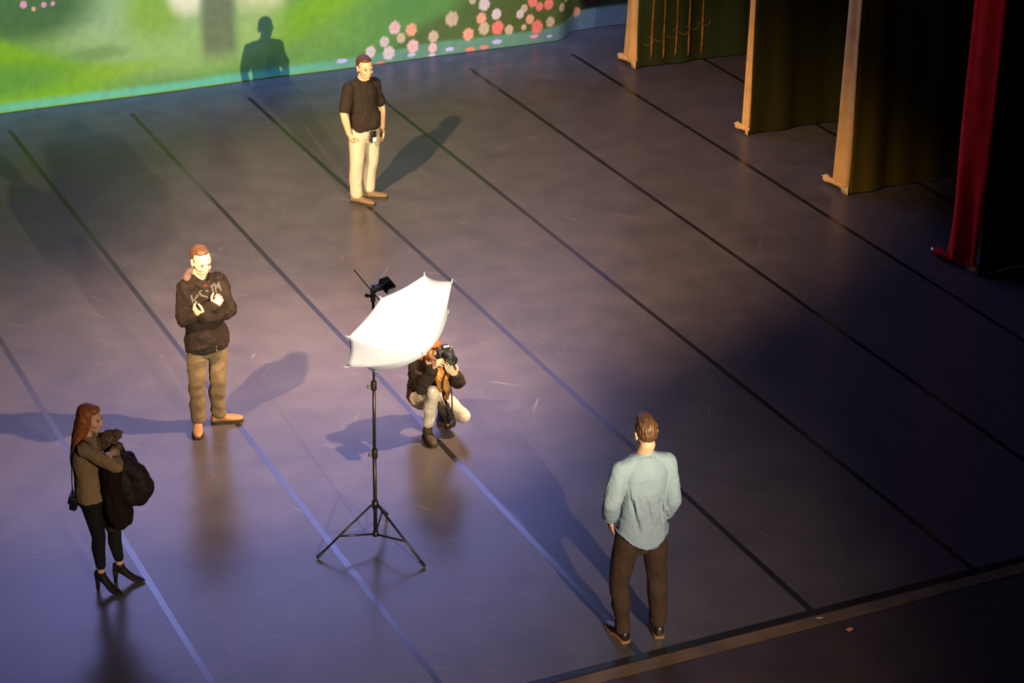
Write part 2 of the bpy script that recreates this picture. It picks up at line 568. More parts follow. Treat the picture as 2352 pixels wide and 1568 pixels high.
# ------------------------------------------------------------------ side curtains (legs)
def leg_cloth_mat(name, base, streak, n_streak, seed):
    m = bpy.data.materials.new(name)
    m.use_nodes = True
    nt = m.node_tree
    L = nt.links.new
    b = nt.nodes['Principled BSDF']
    b.inputs['Roughness'].default_value = 0.95
    b.inputs['Specular IOR Level'].default_value = 0.05
    tc = node(nt, 'ShaderNodeTexCoord')
    mp = node(nt, 'ShaderNodeMapping')
    mp.inputs['Location'].default_value = (seed, seed * 2, 0)
    mp.inputs['Scale'].default_value = (n_streak, 0.4, 0.22)
    L(tc.outputs['Object'], mp.inputs['Vector'])
    n = node(nt, 'ShaderNodeTexNoise')
    n.inputs['Scale'].default_value = 1.0
    n.inputs['Detail'].default_value = 4
    L(mp.outputs[0], n.inputs['Vector'])
    ra = node(nt, 'ShaderNodeValToRGB')
    ra.color_ramp.elements[0].position = 0.36
    ra.color_ramp.elements[0].color = (*[c * 0.55 for c in base], 1)
    ra.color_ramp.elements[1].position = 0.62
    ra.color_ramp.elements[1].color = (*base, 1)
    e = ra.color_ramp.elements.new(0.72)
    e.color = (*streak, 1)
    L(n.outputs['Fac'], ra.inputs[0])
    L(ra.outputs[0], b.inputs['Base Color'])
    return m


M_MUSLIN = mat('bare_muslin', (0.58, 0.36, 0.15), 0.9, 0.1, noise_var=(6, 0.7, (0.44, 0.26, 0.10)), bump=(60, 0.2))
M_MUSLIN_PALE = mat('bare_muslin_pale', (0.50, 0.36, 0.20), 0.9, 0.1, noise_var=(6, 0.7, (0.40, 0.27, 0.14)), bump=(60, 0.2))
M_REDCLOTH = mat('red_velour', (0.60, 0.014, 0.018), 0.9, 0.1, noise_var=(5, 0.8, (0.42, 0.009, 0.012)), bump=(50, 0.2))
M_GREENLEG = leg_cloth_mat('dark_painted_drape', (0.024, 0.024, 0.006), (0.050, 0.040, 0.008), 2.2, 1.0)
M_GREENLEG2 = leg_cloth_mat('olive_painted_drape', (0.080, 0.065, 0.014), (0.125, 0.09, 0.018), 1.4, 7.0)
M_GREENLEG3 = leg_cloth_mat('black_green_drape', (0.022, 0.024, 0.011), (0.045, 0.042, 0.016), 2.5, 4.0)
M_IVYLEG = leg_cloth_mat('striped_green_drape', (0.030, 0.044, 0.018), (0.036, 0.046, 0.018), 1.5, 3.0)
M_STRIPE = mat('ochre_paint', (0.34, 0.15, 0.022), 0.9, 0.1, noise_var=(14, 0.9, (0.12, 0.07, 0.016)))


def drape_strip(bm, path, z0f, z1, nz_=40, amp=0.01, seed=0.0, flare=0.0):
    """hang cloth along a plan path [(x, y)], with gentle folds."""
    pts = []
    for (a, b_) in zip(path, path[1:]):
        n_ = max(2, int((V(b_) - V(a)).length / 0.045))
        for k in range(n_):
            pts.append(V(a).lerp(V(b_), k / n_))
    pts.append(V(path[-1]))
    L_ = 0.0
    rows = []
    cum = [0.0]
    for a, b_ in zip(pts, pts[1:]):
        cum.append(cum[-1] + (b_ - a).length)
    grid = []
    for j in range(nz_ + 1):
        t = (j / nz_) ** 1.8
        row = []
        for i, p in enumerate(pts):
            z0 = z0f(cum[i])
            z = z0 + (z1 - z0) * t
            a = pts[max(i - 1, 0)]
            c = pts[min(i + 1, len(pts) - 1)]
            tn = (c - a).normalized()
            nn = V((-tn.y, tn.x))
            f = amp * (math.sin(cum[i] * 7.0 + seed) + 0.6 * math.sin(cum[i] * 15.0 + 2 * seed + 0.4 * z)) * min(1.0, cum[i] / 0.2)
            fl_ = flare * math.exp(-z * 4.0)
            q = p + nn * f + tn * (fl_ * (cum[i] / max(cum[-1], 1e-6) - 0.5))
            row.append(bm.verts.new((q.x, q.y, z)))
        grid.append(row)
    for r0, r1 in zip(grid, grid[1:]):
        for k in range(len(r0) - 1):
            bm.faces.new((r0[k], r0[k + 1], r1[k + 1], r1[k]))


def solid_cloth(o, t=0.006):
    s = o.modifiers.new('cloth', 'SOLIDIFY')
    s.thickness = t
    s.offset = 0


def curtain_leg(x, y, ret, edge_mat, body_mat, label, seed, stripes=False, back_x=0.0, nub=0.09):
    root = tag(empty('stage_curtain', (x, y, 0)), label, 'curtain', 'stage legs in the wings')
    bm = bmesh.new()
    drape_strip(bm, [(0.0, 0.0), (5.2, -0.12)], lambda s: 0.012, 9.0, 30, 0.022, seed)
    solid_cloth(obj('drape', bm, body_mat, root))
    bm = bmesh.new()
    # the turned-back side edge of bare cloth, bunching over the pipe at its foot
    prev = None
    grid = []
    for j in range(46):
        t = j / 45.0
        z = 0.10 + 8.9 * t ** 2.2
        row = []
        w = ret * (1.0 + 0.22 * math.exp(-z * 3.0))
        for k in range(9):
            s = k / 8.0
            px = back_x * s - 0.012 + 0.020 * math.sin(s * 9 + seed + 0.6 * z) * math.exp(-0.3 * z) + ret * 0.12 * math.sin(s * 11 - 2.2 * z + seed) * math.exp(-1.1 * z)
            py = w * s
            row.append(bm.verts.new((px, py, z)))
        grid.append(row)
    for r0, r1 in zip(grid, grid[1:]):
        for k in range(8):
            bm.faces.new((r0[k], r0[k + 1], r1[k + 1], r1[k]))
    ed = obj('side_edge', bm, edge_mat, root)
    ed['label'] = 'turned-back side edge of plain cloth'
    solid_cloth(ed, 0.014)
    # pipe pocket roll along the foot of the edge
    bm = bmesh.new()
    pts = [(0.0, ret * 0.12, 0.075), (back_x * 0.5 - 0.01, ret * 0.6, 0.072), (back_x - 0.02, ret * 1.15, 0.068), (back_x - 0.03, ret * 1.2 + nub, 0.066)]
    tube(bm, pts, [0.026, 0.030, 0.034, 0.044], 14)
    me_ = fused(bm, 0.010, 2)
    wrinkle(me_, 0.010, 14, seed)
    link_mesh('pipe_pocket', me_, edge_mat, root)
    bm = bmesh.new()
    q0 = V(pts[-1]); dirn = (V(pts[-1]) - V(pts[-2])).normalized()
    rod(bm, q0 + dirn * 0.02, q0 + dirn * 0.085, 0.026)
    obj('pipe_end', bm, M_CHROME, root)
    # pale torn corner of the lining touching the floor
    bm = bmesh.new()
    vsx = [(-0.015, 0.0, 0.11), (-0.02, ret * 0.75, 0.09), (-0.03, ret * 0.30, 0.004), (-0.02, -0.02, 0.004)]
    f_ = [bm.verts.new(v) for v in vsx]
    bm.faces.new(f_)
    cr = obj('lining_corner', bm, M_MUSLIN_PALE, root)
    solid_cloth(cr, 0.012)
    def drape_y(cx, z):
        return -0.0231 * cx + 0.022 * (math.sin(cx * 7.0 + seed) + 0.6 * math.sin(cx * 15.0 + 2 * seed + 0.4 * z)) * min(1.0, cx / 0.2) - 0.007
    if stripes:
        for i, sx in enumerate((0.22, 0.40, 0.57, 0.76, 0.98)):
            bm = bmesh.new()
            rows = []
            for j in range(40):
                z = 0.10 + 3.4 * j / 39.0
                w = 0.018 + 0.008 * noise.noise(V((i * 9.1, z * 4, seed)))
                cx = sx + 0.012 * noise.noise(V((i * 3.3, z * 1.5, seed)))
                yy = drape_y(cx, z)
                rows.append((bm.verts.new((cx - w, yy, z)), bm.verts.new((cx + w, yy, z))))
            for (a, b_), (c, d) in zip(rows, rows[1:]):
                bm.faces.new((a, b_, d, c))
            solid_cloth(obj('painted_stripe', bm, M_STRIPE, root), 0.004)
        bm = bmesh.new()
        # looping tendril across the stripes
        for i in range(6):
            cx, cz = 0.16 + 0.17 * i, 0.36 + 0.035 * i
            pts = [(cx + 0.075 * math.cos(a), drape_y(cx + 0.075 * math.cos(a), cz) - 0.004, cz + 0.055 * math.sin(a)) for a in np.linspace(3.3, 7.6, 12)]
            tube(bm, pts, 0.005, 6)
        obj('painted_tendril', bm, M_STRIPE, root)
    return root


curtain_leg(13.69, 24.84, 0.26, M_MUSLIN, M_IVYLEG, 'dark green drape with thin ochre stripes and tan edge, nearest the painted backdrop', 0.3, stripes=True)
curtain_leg(13.74, 22.03, 0.10, M_MUSLIN, M_GREENLEG, 'olive drape with a narrow tan edge, between striped drape and broad tan-edged drape', 1.9)
curtain_leg(13.76, 19.84, 0.28, M_MUSLIN, M_GREENLEG2, 'dark olive drape whose broad tan edge is creased and bunched, next to red-edged drape', 3.1)
curtain_leg(13.76, 17.36, 0.40, M_REDCLOTH, M_GREENLEG3, 'blackish green drape with a wide dark red edge, nearest the front of the stage', 4.4, back_x=-0.10)

# ------------------------------------------------------------------ light stand, umbrella, flash
RZ = -YAW      # local x runs across the view, local y runs away from the house
ST = (5.86, 14.727, 0)
M_KNOB = mat('grey_plastic', (0.10, 0.09, 0.07), 0.4, 0.5)
stand = tag(empty('light_stand', ST, RZ), 'black tripod light stand holding the white umbrella and flash', 'light stand')
bm = bmesh.new()
rod(bm, (0, 0, 0.105), (0, 0, 0.875), 0.0155)
obj('lower_tube', bm, M_METAL_BLACK, stand)
bm = bmesh.new()
rod(bm, (0, 0, 0.86), (0.004, 0, 1.48), 0.0130)
obj('middle_tube', bm, M_METAL_BLACK, stand)
bm = bmesh.new()
rod(bm, (0.004, 0, 1.46), (0.008, 0, 2.215), 0.0100)
obj('upper_tube', bm, M_METAL_BLACK, stand)
for z in (0.865, 1.472):
    bm = bmesh.new()
    rod(bm, (0.003, 0, z - 0.045), (0.003, 0, z + 0.03), 0.023)
    box(bm, (0.003, -0.026, z - 0.008), (0.026, 0.022, 0.05), bevel=0.004)
    c = obj('collar', bm, M_METAL_BLACK, stand)
    bm = bmesh.new()
    rod(bm, (-0.018, -0.022, z - 0.008), (-0.048, -0.026, z - 0.008), 0.012, 0.015)
    obj('knob', bm, M_KNOB, c)
bm = bmesh.new()
rod(bm, (0, 0, 0.36), (0, 0, 0.425), 0.026)
obj('hub', bm, M_METAL_BLACK, stand)
bm = bmesh.new()
rod(bm, (0, 0, 0.10), (0, 0, 0.14), 0.024)
obj('brace_hub', bm, M_METAL_BLACK, stand)
LEG_TIPS = [(-0.455, -0.214), (0.412, -0.328), (0.020, 0.500)]
# tips in the stand's own axes (measured on the floor)
def to_local(wx, wy):
    d = V((wx - ST[0], wy - ST[1]))
    return V((d.x * math.cos(YAW) - d.y * math.sin(YAW), d.x * math.sin(YAW) + d.y * math.cos(YAW)))
LEG_TIPS = [to_local(5.357, 14.731), to_local(6.090, 14.255), to_local(6.135, 15.150)]
for t in LEG_TIPS:
    d = t.normalized()
    a = V((d.x * 0.030, d.y * 0.030, 0.395))
    e = V((t.x, t.y, 0.016))
    x, y, dd = frame_of(e - a)
    side = V((-d.y, d.x, 0))
    up = dd.cross(side)
    bm = bmesh.new()
    loft(bm, [(a, side * 0.011, up * 0.008), (e, side * 0.011, up * 0.008)], 10)
    lg = obj('leg', bm, M_METAL_BLACK, stand)
    bm = bmesh.new()
    cap(bm, e - dd * 0.045, e - dd * 0.002, 0.0135, 0.0135)
    obj('rubber_foot', bm, M_PLASTIC_BLACK, lg)
    bm = bmesh.new()
    m_ = a.lerp(e, 0.60)
    rod(bm, (d.x * 0.02, d.y * 0.02, 0.118), m_, 0.0085)
    obj('brace', bm, M_METAL_BLACK, stand)
# swivel bracket at the top of the stand
bm = bmesh.new()
box(bm, (0.008, 0.0, 2.235), (0.036, 0.040, 0.085), bevel=0.006)
box(bm, (0.010, 0.004, 2.290), (0.046, 0.050, 0.040), bevel=0.006)
brk = obj('umbrella_bracket', bm, M_PLASTIC_BLACK, stand)
bm = bmesh.new()
rod(bm, (-0.012, 0.0, 2.235), (-0.052, 0.012, 2.238), 0.012, 0.016)
obj('knob', bm, M_KNOB, brk)

# umbrella: centre of its rim, axis towards the tip, all in the stand's axes
UC = V((0.2228, -0.2253, 2.1060)); UA = V((0.6050, -0.6660, -0.4363)).normalized()
UR, UH, UROLL = 0.5205, 0.3089, 0.661
e1 = UA.cross(V((0, 0, 1))).normalized()
e2 = UA.cross(e1)
um = tag(empty('photo_umbrella', ST, RZ), 'white translucent photo umbrella on the tripod light stand, tipped towards the man in blue', 'umbrella')
M_UMB = bpy.data.materials.new('white_nylon')
M_UMB.use_nodes = True
nt = M_UMB.node_tree
b = nt.nodes['Principled BSDF']
b.inputs['Base Color'].default_value = (0.74, 0.77, 0.90, 1)
b.inputs['Roughness'].default_value = 0.6
b.inputs['Specular IOR Level'].default_value = 0.2
tl = node(nt, 'ShaderNodeBsdfTranslucent')
tl.inputs['Color'].default_value = (0.74, 0.77, 0.90, 1)
ms = node(nt, 'ShaderNodeMixShader')
ms.inputs[0].default_value = 0.42
nt.links.new(b.outputs[0], ms.inputs[1])
nt.links.new(tl.outputs[0], ms.inputs[2])
nt.links.new(ms.outputs[0], nt.nodes['Material Output'].inputs['Surface'])
PHI = math.radians(58)
def rib_pt(th, s, k=1.0):
    r = UR * s * k
    h = UH * (1 - s ** 1.62)
    return UC + UA * h + (e1 * math.cos(th) + e2 * math.sin(th)) * r
bm = bmesh.new()
apex = bm.verts.new(rib_pt(0, 0))
NS, NA = 16, 10
rings = []
for i in range(1, NS + 1):
    s = i / NS
    ring = []
    for k in range(8):
        for j in range(NA):
            f = j / NA
            th = UROLL + (k + f) * PI / 4
            chord = math.cos(PI / 8) / math.cos((f - 0.5) * PI / 4)
            kk = 1 - (1 - chord) * (0.15 + 0.85 * s)
            sag = 1 - 0.05 * s ** 3 * math.sin(f * PI)
            p = rib_pt(th, s, kk * sag)
            ring.append(bm.verts.new(p))
    rings.append(ring)
n_ = len(rings[0])
for k in range(n_):
    bm.faces.new((apex, rings[0][k], rings[0][(k + 1) % n_]))
for a, b_ in zip(rings, rings[1:]):
    for k in range(n_):
        bm.faces.new((a[k], b_[k], b_[(k + 1) % n_], a[(k + 1) % n_]))
can = obj('canopy', bm, M_UMB, um)
solid_cloth(can, 0.0015)
for k in range(8):
    th = UROLL + k * PI / 4
    bm = bmesh.new()
    tube(bm, [rib_pt(th, s) - UA * 0.006 for s in np.linspace(0.03, 1.0, 14)], 0.0032, 8)
    rb = obj('rib', bm, M_CHROME, um)
    bm = bmesh.new()
    tip = rib_pt(th, 1.0)
    dd = (rib_pt(th, 1.0) - rib_pt(th, 0.95)).normalized()
    cap(bm, tip - dd * 0.012, tip + dd * 0.020, 0.006, 0.004)
    obj('rib_tip', bm, M_UMB, rb)
    bm = bmesh.new()
    rod(bm, rib_pt(th, 0.5) - UA * 0.010, UC + UA * (UH - 0.22) + (rib_pt(th, 0.5) - UC).normalized() * 0.008, 0.002)
    obj('stretcher', bm, M_CHROME, rb)
bm = bmesh.new()
rod(bm, UC + UA * (UH + 0.022), UC - UA * 0.62, 0.0045)
obj('shaft', bm, M_METAL_BLACK, um)
bm = bmesh.new()
cap(bm, UC + UA * (UH - 0.005), UC + UA * (UH + 0.03), 0.010, 0.006)
obj('tip_ferrule', bm, M_UMB, um)

# flash unit on the bracket, firing along the shaft
R3 = Matrix((e1, e2, UA)).transposed()
flash = tag(empty('flash_unit', ST, RZ), 'black flash unit clamped behind the white umbrella', 'flash')
base = V((0.012, 0.006, 2.290))
hd = V((0.112, 0.062, 2.305))
bm = bmesh.new()
box(bm, hd, (0.082, 0.062, 0.120), R3, bevel=0.006)
h_ = obj('flash_head', bm, M_PLASTIC_BLACK, flash)
bm = bmesh.new()
box(bm, hd + UA * 0.063, (0.070, 0.050, 0.008), R3, bevel=0.002)
obj('flash_window', bm, mat('frosted_lens', (0.6, 0.58, 0.52), 0.3, 0.5), h_)
bm = bmesh.new()
box(bm, base.lerp(hd, 0.45) - UA * 0.01, (0.060, 0.048, 0.100), Matrix((frame_of(hd - base)[0], frame_of(hd - base)[1], (hd - base).normalized())).transposed(), bevel=0.006)
obj('flash_body', bm, M_PLASTIC_BLACK, flash)
bm = bmesh.new()
rod(bm, hd + e1 * 0.055 - UA * 0.03, hd + e1 * 0.055 + UA * 0.02, 0.016)
rod(bm, hd + e1 * 0.038, hd + e1 * 0.056, 0.010)
obj('radio_trigger', bm, M_PLASTIC_BLACK, flash)

# scraps on the stage edge
bm = bmesh.new()
box(bm, (0, 0, 0.004), (0.055, 0.035, 0.006), Matrix.Rotation(0.4, 3, 'Z'), bevel=0.002)
s1 = obj('paper_scrap', bm, mat('orange_paper', (0.55, 0.20, 0.10), 0.8, 0.2))
tag(s1, 'small orange scrap lying on the brown stage apron', 'scrap')
s1.location = (8.72, 12.08, -0.005)
bm = bmesh.new()
box(bm, (0, 0, 0.002), (0.05, 0.022, 0.002), Matrix.Rotation(-0.3, 3, 'Z'))
s2 = obj('tape_scrap', bm, mat('pale_tape', (0.4, 0.38, 0.34), 0.6, 0.3))
tag(s2, 'short pale tape piece at the end of a floor seam, on stage edge', 'tape')
s2.location = (8.595, 12.315, -0.001)

# ------------------------------------------------------------------ people
M_SKIN = mat('skin', (0.50, 0.30, 0.20), 0.6, 0.3, noise_var=(18, 0.5, (0.52, 0.28, 0.18)))
M_SKIN_PALE = mat('fair_skin', (0.55, 0.36, 0.26), 0.6, 0.3, noise_var=(18, 0.5, (0.55, 0.32, 0.22)))
M_EYE = mat('eye_white', (0.48, 0.42, 0.38), 0.25, 0.5)
M_IRIS = mat('iris', (0.03, 0.02, 0.015), 0.2, 0.5)
M_LIP = mat('lips', (0.42, 0.16, 0.13), 0.5, 0.3)
M_HAIR_DARK = mat('dark_brown_hair', (0.035, 0.017, 0.009), 0.5, 0.4, noise_var=(60, 0.9, (0.07, 0.030, 0.012)))
M_HAIR_BROWN = mat('brown_hair', (0.10, 0.042, 0.016), 0.5, 0.4, noise_var=(60, 0.9, (0.045, 0.020, 0.009)))
M_HAIR_RED = mat('auburn_hair', (0.30, 0.095, 0.026), 0.5, 0.4, noise_var=(50, 0.9, (0.15, 0.042, 0.012)))


def unit(v):
    return V(v).normalized()


class Fig:
    """a standing or crouching figure described by its joints (own axes)."""
    def __init__(self, J, label, skin, female=False):
        self.J = {k: V(v) for k, v in J.items() if k != 'loc'}
        self.skin = skin
        self.fem = female
        self.root = tag(empty('person', (*J['loc'], 0), RZ), label, 'person')
        j = self.J
        self.P = (j['rhip'] + j['lhip']) / 2
        self.N = j['neck']
        self.hs = unit(j['rhip'] - j['lhip'])
        self.ss = unit(j['rsh'] - j['lsh'])

    def spine(self, t):
        """point, side and front axes at height t of the trunk (0 hips, 1 neck)."""
        up = unit(self.N - self.P)
        c = self.P + (self.N - self.P) * t
        k = min(max(t, 0), 1)
        s = (self.hs * (1 - k) + self.ss * k)
        s = unit(s - up * s.dot(up))
        f = up.cross(s)
        bow = 0.018 * math.sin(PI * k) if not hasattr(self, 'bow') else self.bow * math.sin(PI * k)
        return c - f * bow, s, f

    MALE = [(-0.20, .095, .085), (-0.10, .155, .112), (0, .168, .118), (.2, .152, .108), (.4, .148, .104),
            (.6, .164, .114), (.78, .172, .112), (.90, .135, .085), (.98, .075, .066), (1.06, .056, .060)]
    FEM = [(-0.20, .095, .085), (-0.10, .158, .112), (0, .165, .115), (.2, .140, .098), (.4, .122, .088),
           (.6, .136, .104), (.78, .145, .100), (.90, .112, .076), (.98, .062, .058), (1.06, .048, .052)]

    def trunk(self, bm, grow=0.0, t0=-0.2, t1=1.06, wide=1.0, belly=0.0, prof=None, drop=0.0):
        pr = prof or (self.FEM if self.fem else self.MALE)
        ts = sorted({t0, t1} | {p[0] for p in pr if t0 < p[0] < t1})
        secs = []
        for t in ts:
            hw = np.interp(t, [p[0] for p in pr], [p[1] for p in pr]) * wide + grow
            hd = np.interp(t, [p[0] for p in pr], [p[2] for p in pr]) * wide + grow
            c, s, f = self.spine(t)
            b_ = belly * math.exp(-((t - 0.22) / 0.25) ** 2)
            secs.append((c + f * b_ * 0.6, s * hw, f * (hd + b_ * 0.6)))
        # finer rings
        fine = []
        for a, b_ in zip(secs, secs[1:]):
            for q in (0, 0.5):
                fine.append(tuple(V(a[i]).lerp(V(b_[i]), q) for i in range(3)))
        fine.append(secs[-1])
        loft(bm, fine, 28)

    def shoulders(self, bm, grow=0.0):
        j = self.J
        r = (0.052 if self.fem else 0.062) + grow
        for s in 'rl':
            sh = j[s + 'sh']
            c, _, f = self.spine(0.95)
            cap(bm, c, sh - V((0, 0, .004)), r * 1.0, r * .90)
            c2, _, _ = self.spine(0.72)
            cap(bm, c2.lerp(sh, 0.35), sh.lerp(c2, 0.15), r * 1.1, r * 0.95)

    def arm(self, bm, s, grow=0.0, upto=1.0, k=1.0, start=0.0):
        """arm from shoulder; upto 0..1 upper arm, 1..2 forearm."""
        j = self.J
        a, e, w = j[s + 'sh'], j[s + 'el'], j[s + 'wr']
        f = 0.82 if self.fem else 1.0
        rs = [x * f * k + grow for x in (.049, .049, .043, .046, .030)]
        if upto <= 1:
            cap(bm, a, a.lerp(e, upto), rs[0], rs[0] + (rs[2] - rs[0]) * upto)
        else:
            cap(bm, a, a.lerp(e, 0.45), rs[0], rs[1])
            cap(bm, a.lerp(e, 0.45), e, rs[1], rs[2])
            u = upto - 1
            m_ = min(u, 0.3)
            cap(bm, e, e.lerp(w, m_), rs[2], rs[3])
            if u > 0.3:
                cap(bm, e.lerp(w, 0.3), e.lerp(w, u), rs[3], rs[3] + (rs[4] - rs[3]) * (u - 0.3) / 0.7)

    def leg(self, bm, s, grow=0.0, rs=(.088, .072, .054, .055, .038), upto=2.0, start=0.0):
        j = self.J
        h, k_, a = j[s + 'hip'], j[s + 'kn'], j[s + 'an']
        rs = [r + grow for r in rs]
        cap(bm, h, h.lerp(k_, .5), rs[0], rs[1])
        cap(bm, h.lerp(k_, .5), k_, rs[1], rs[2])
        calf = k_.lerp(a, .33)
        shin = unit(a - k_)
        fw = self.toe_dir(s)
        back = -(fw - shin * fw.dot(shin))
        calf = calf + back * 0.012
        cap(bm, k_, calf, rs[2], rs[3])
        cap(bm, calf, k_.lerp(a, upto - 1), rs[3], rs[4])

    def toe_dir(self, s):
        j = self.J
        d = j[s + 'toe'] - j[s + 'an']
        d.z = 0
        return d.normalized()

    def head_axes(self, F, roll=0.0):
        F = unit(F)
        S = unit(F.cross(V((0, 0, 1))))       # the figure's right
        U = S.cross(F)
        if roll:
            m_ = Matrix.Rotation(roll, 3, F)
            S, U = m_ @ S, m_ @ U
        self.F, self.S, self.U = F, S, U
        self.hc = self.J['head']

    def head(self, bm, s=1.0, jaw=1.0, nose=1.0):
        c, F, S, U = self.hc, self.F, self.S, self.U
        A = (S, F, U)
        e = lambda x, y, z, r, n=20: ell(bm, c + S * (x * s) + F * (y * s) + U * (z * s), [q * s for q in r], A, n)
        e(0, -.012, .034, (.074, .093, .084), 28)
        e(0, .016, -.012, (.063, .078, .085), 24)
        e(0, .026, -.066, (.051 * jaw, .056, .043), 22)
        e(0, .060, -.098, (.025 * jaw, .022, .020))
        e(0, .084, .028, (.050, .014, .012))                       # brow
        for x in (-1, 1):
            e(x * .036, .062, -.026, (.024, .022, .026))           # cheek
            e(x * .076, -.004, -.008, (.010, .020, .033))          # ear
            e(x * .081, -.010, .010, (.008, .014, .016))
            e(x * .013, .094, -.036, (.009, .011, .008))           # nostril
        cap(bm, c + F * (.090 * s) + U * (.016 * s), c + F * (.108 * s * nose) - U * (.030 * s), .010 * s, .0135 * s)
        e(0, .088, -.060, (.024, .010, .007))
        e(0, .086, -.071, (.021, .010, .007))
        nb = self.N
        back = c - U * (.075 * s) - F * (.020 * s)
        r = .046 if self.fem else .058
        cap(bm, nb - unit(back - nb) * 0.02, back, r * 1.08, r)

    def face_parts(self, s=1.0, brow_mat=None):
        c, F, S, U = self.hc, self.F, self.S, self.U
        for x in (-1, 1):
            bm = bmesh.new()
            p = c + S * (x * .031 * s) + F * (.0835 * s) + U * (.004 * s)
            ell(bm, p, (.0135 * s, .0075 * s, .0058 * s), (S, F, U), 14)
            ey = obj('eye', bm, M_EYE, self.root)
            bm = bmesh.new()
            ell(bm, p + F * (.0062 * s), (.0062 * s, .0028 * s, .0062 * s), (S, F, U), 12)
            obj('iris', bm, M_IRIS, ey)
            bm = bmesh.new()
            tube(bm, [p + S * (q * .016 * s) + U * ((.0140 - .004 * q * q) * s) + F * ((.008 - .004 * q * q) * s) for q in (-1, -.4, .3, 1)], [.002, .0035, .0035, .002], 6)
            obj('eyebrow', bm, brow_mat or M_HAIR_DARK, self.root)
        bm = bmesh.new()
        tube(bm, [c + S * (q * .022 * s) + F * ((.0965 - .006 * q * q) * s) - U * ((.0655 - .002 * q * q) * s) for q in (-1, -.5, 0, .5, 1)], [.002, .0045, .005, .0045, .002], 8)
        obj('lips', bm, M_LIP, self.root)

    def palm(self, bm, s, D, Np, scale=1.0):
        """palm volume from the wrist along D; Np points out of the palm."""
        W = self.J[s + 'wr']
        D, Np = unit(D), V(Np)
        Np = unit(Np - D * Np.dot(D))
        T = D.cross(Np)
        if s == 'l':
            T = -T
        # T points to the thumb side: for the right hand D x Np
        k = scale
        secs = []
        for t, w, h in ((-.02, .024, .021), (.01, .027, .020), (.035, .037, .017), (.065, .041, .015), (.088, .040, .012), (.097, .034, .008)):
            secs.append((W + D * (t * k), T * (w * k), Np * (h * k)))
        loft(bm, secs, 18)
        ell(bm, W + D * (.030 * k) + T * (.022 * k) + Np * (.006 * k), (.020 * k, .030 * k, .015 * k), (T, D, Np), 14)
        return W, D, Np, T

    def fingers(self, bm, W, D, Np, T, curl=(.3, .4, .3), k=1.0, spread=.06, thumb_in=0.35, thumb_curl=.3, curls=None):
        L4 = ((.040, .025, .020), (.045, .028, .022), (.041, .026, .021), (.032, .020, .018))
        for i in range(4):
            cu = curls[i] if curls else curl
            off = (1.5 - i)
            d = unit(D + T * (off * spread))
            p = W + D * ((.090 - .004 * abs(off)) * k) + T * (off * .0195 * k)
            pts = [p - d * .012 * k, p]
            ang = 0.0
            for q in range(3):
                ang += cu[q] * (1 + 0.08 * i)
                dd = d * math.cos(ang) + Np * math.sin(ang)
                n_ = 3
                st = pts[-1]
                for z in range(1, n_ + 1):
                    pts.append(st + dd * (L4[i][q] * k * z / n_))
            rr = [.0098 - .0034 * (x / (len(pts) - 1)) for x in range(len(pts))]
            tube(bm, pts, [r * k for r in rr], 10)
        d = unit(D * .62 + T * .75 + Np * thumb_in)
        p = W + D * (.028 * k) + T * (.026 * k) + Np * (.004 * k)
        ax = unit(D * .9 + Np * thumb_in - T * thumb_curl)
        pts = [p, p + d * .020 * k, p + d * .040 * k]
        pts += [pts[-1] + unit(d * .6 + ax * .4) * .030 * k]
        pts += [pts[-1] + unit(d * .3 + ax * .7) * .026 * k]
        tube(bm, pts, [.0135 * k, .013 * k, .0115 * k, .0105 * k, .008 * k], 10)

    def body(self, parts, hands, voxel=0.0058):
        """parts(bm) adds volumes; hands = list of (side, D, Np, kwargs)."""
        bm = bmesh.new()
        parts(bm)
        hs_ = []
        for s, D, Np, kw in hands:
            hs_.append((self.palm(bm, s, D, Np, kw.get('k', 1.0)), kw))
        me_ = fused(bm, voxel, 3)
        bm = bmesh.new()
        bm.from_mesh(me_)
        bpy.data.meshes.remove(me_)
        for (W, D, Np, T), kw in hs_:
            self.fingers(bm, W, D, Np, T, **kw)
        return obj('body', bm, self.skin, self.root)

    def shoe(self, s, mat_, sole_mat, length=0.285, w=0.046, hgt=0.10, name='shoe', lift=0.0, shaft=0.0):
        j = self.J
        a = j[s + 'an']
        d = self.toe_dir(s)
        sd = V((d.y, -d.x, 0))
        g = V((a.x, a.y, 0))
        heel = g - d * 0.070
        Z = V((0, 0, 1))
        bm = bmesh.new()
        L_ = length
        prof = [(0.00, .55, .055), (.04, .72, .075), (.12, .80, .092), (.25, .80, hgt), (.38, .84, .082), (.52, .96, .060), (.68, 1.02, .050), (.82, .92, .042), (.93, .68, .034), (.985, .36, .024)]
        secs = []
        for t, ww, hh in prof:
            c = heel + d * (L_ * t) + Z * (0.018 + hh / 2)
            secs.append((c, sd * (w * ww), Z * (hh / 2 + 0.004)))
        loft(bm, secs, 20)
        top = a if a.z > hgt + .02 else V((a.x, a.y, hgt + .02))
        cap(bm, g + Z * 0.06, g + Z * (hgt + 0.012 + shaft) + (top - g - Z * top.z) * 0, .040, .043)
        me_ = fused(bm, 0.006, 2)
        sh = link_mesh(name, me_, mat_, self.root)
        bm = bmesh.new()
        out = []
        for t, ww in ((-.01, .35), (.02, .68), (.10, .84), (.25, .84), (.40, .84), (.55, .98), (.70, 1.04), (.84, .94), (.94, .68), (.995, .34)):
            out.append((heel + d * (L_ * t), w * ww + .003))
        lo, hi = [], []
        for z, store in ((0.001, lo), (0.024, hi)):
            for c, r in out:
                store.append(bm.verts.new(c + sd * r + Z * z))
            for c, r in reversed(out):
                store.append(bm.verts.new(c - sd * r + Z * z))
        n_ = len(lo)
        for k in range(n_):
            bm.faces.new((lo[k], lo[(k + 1) % n_], hi[(k + 1) % n_], hi[k]))
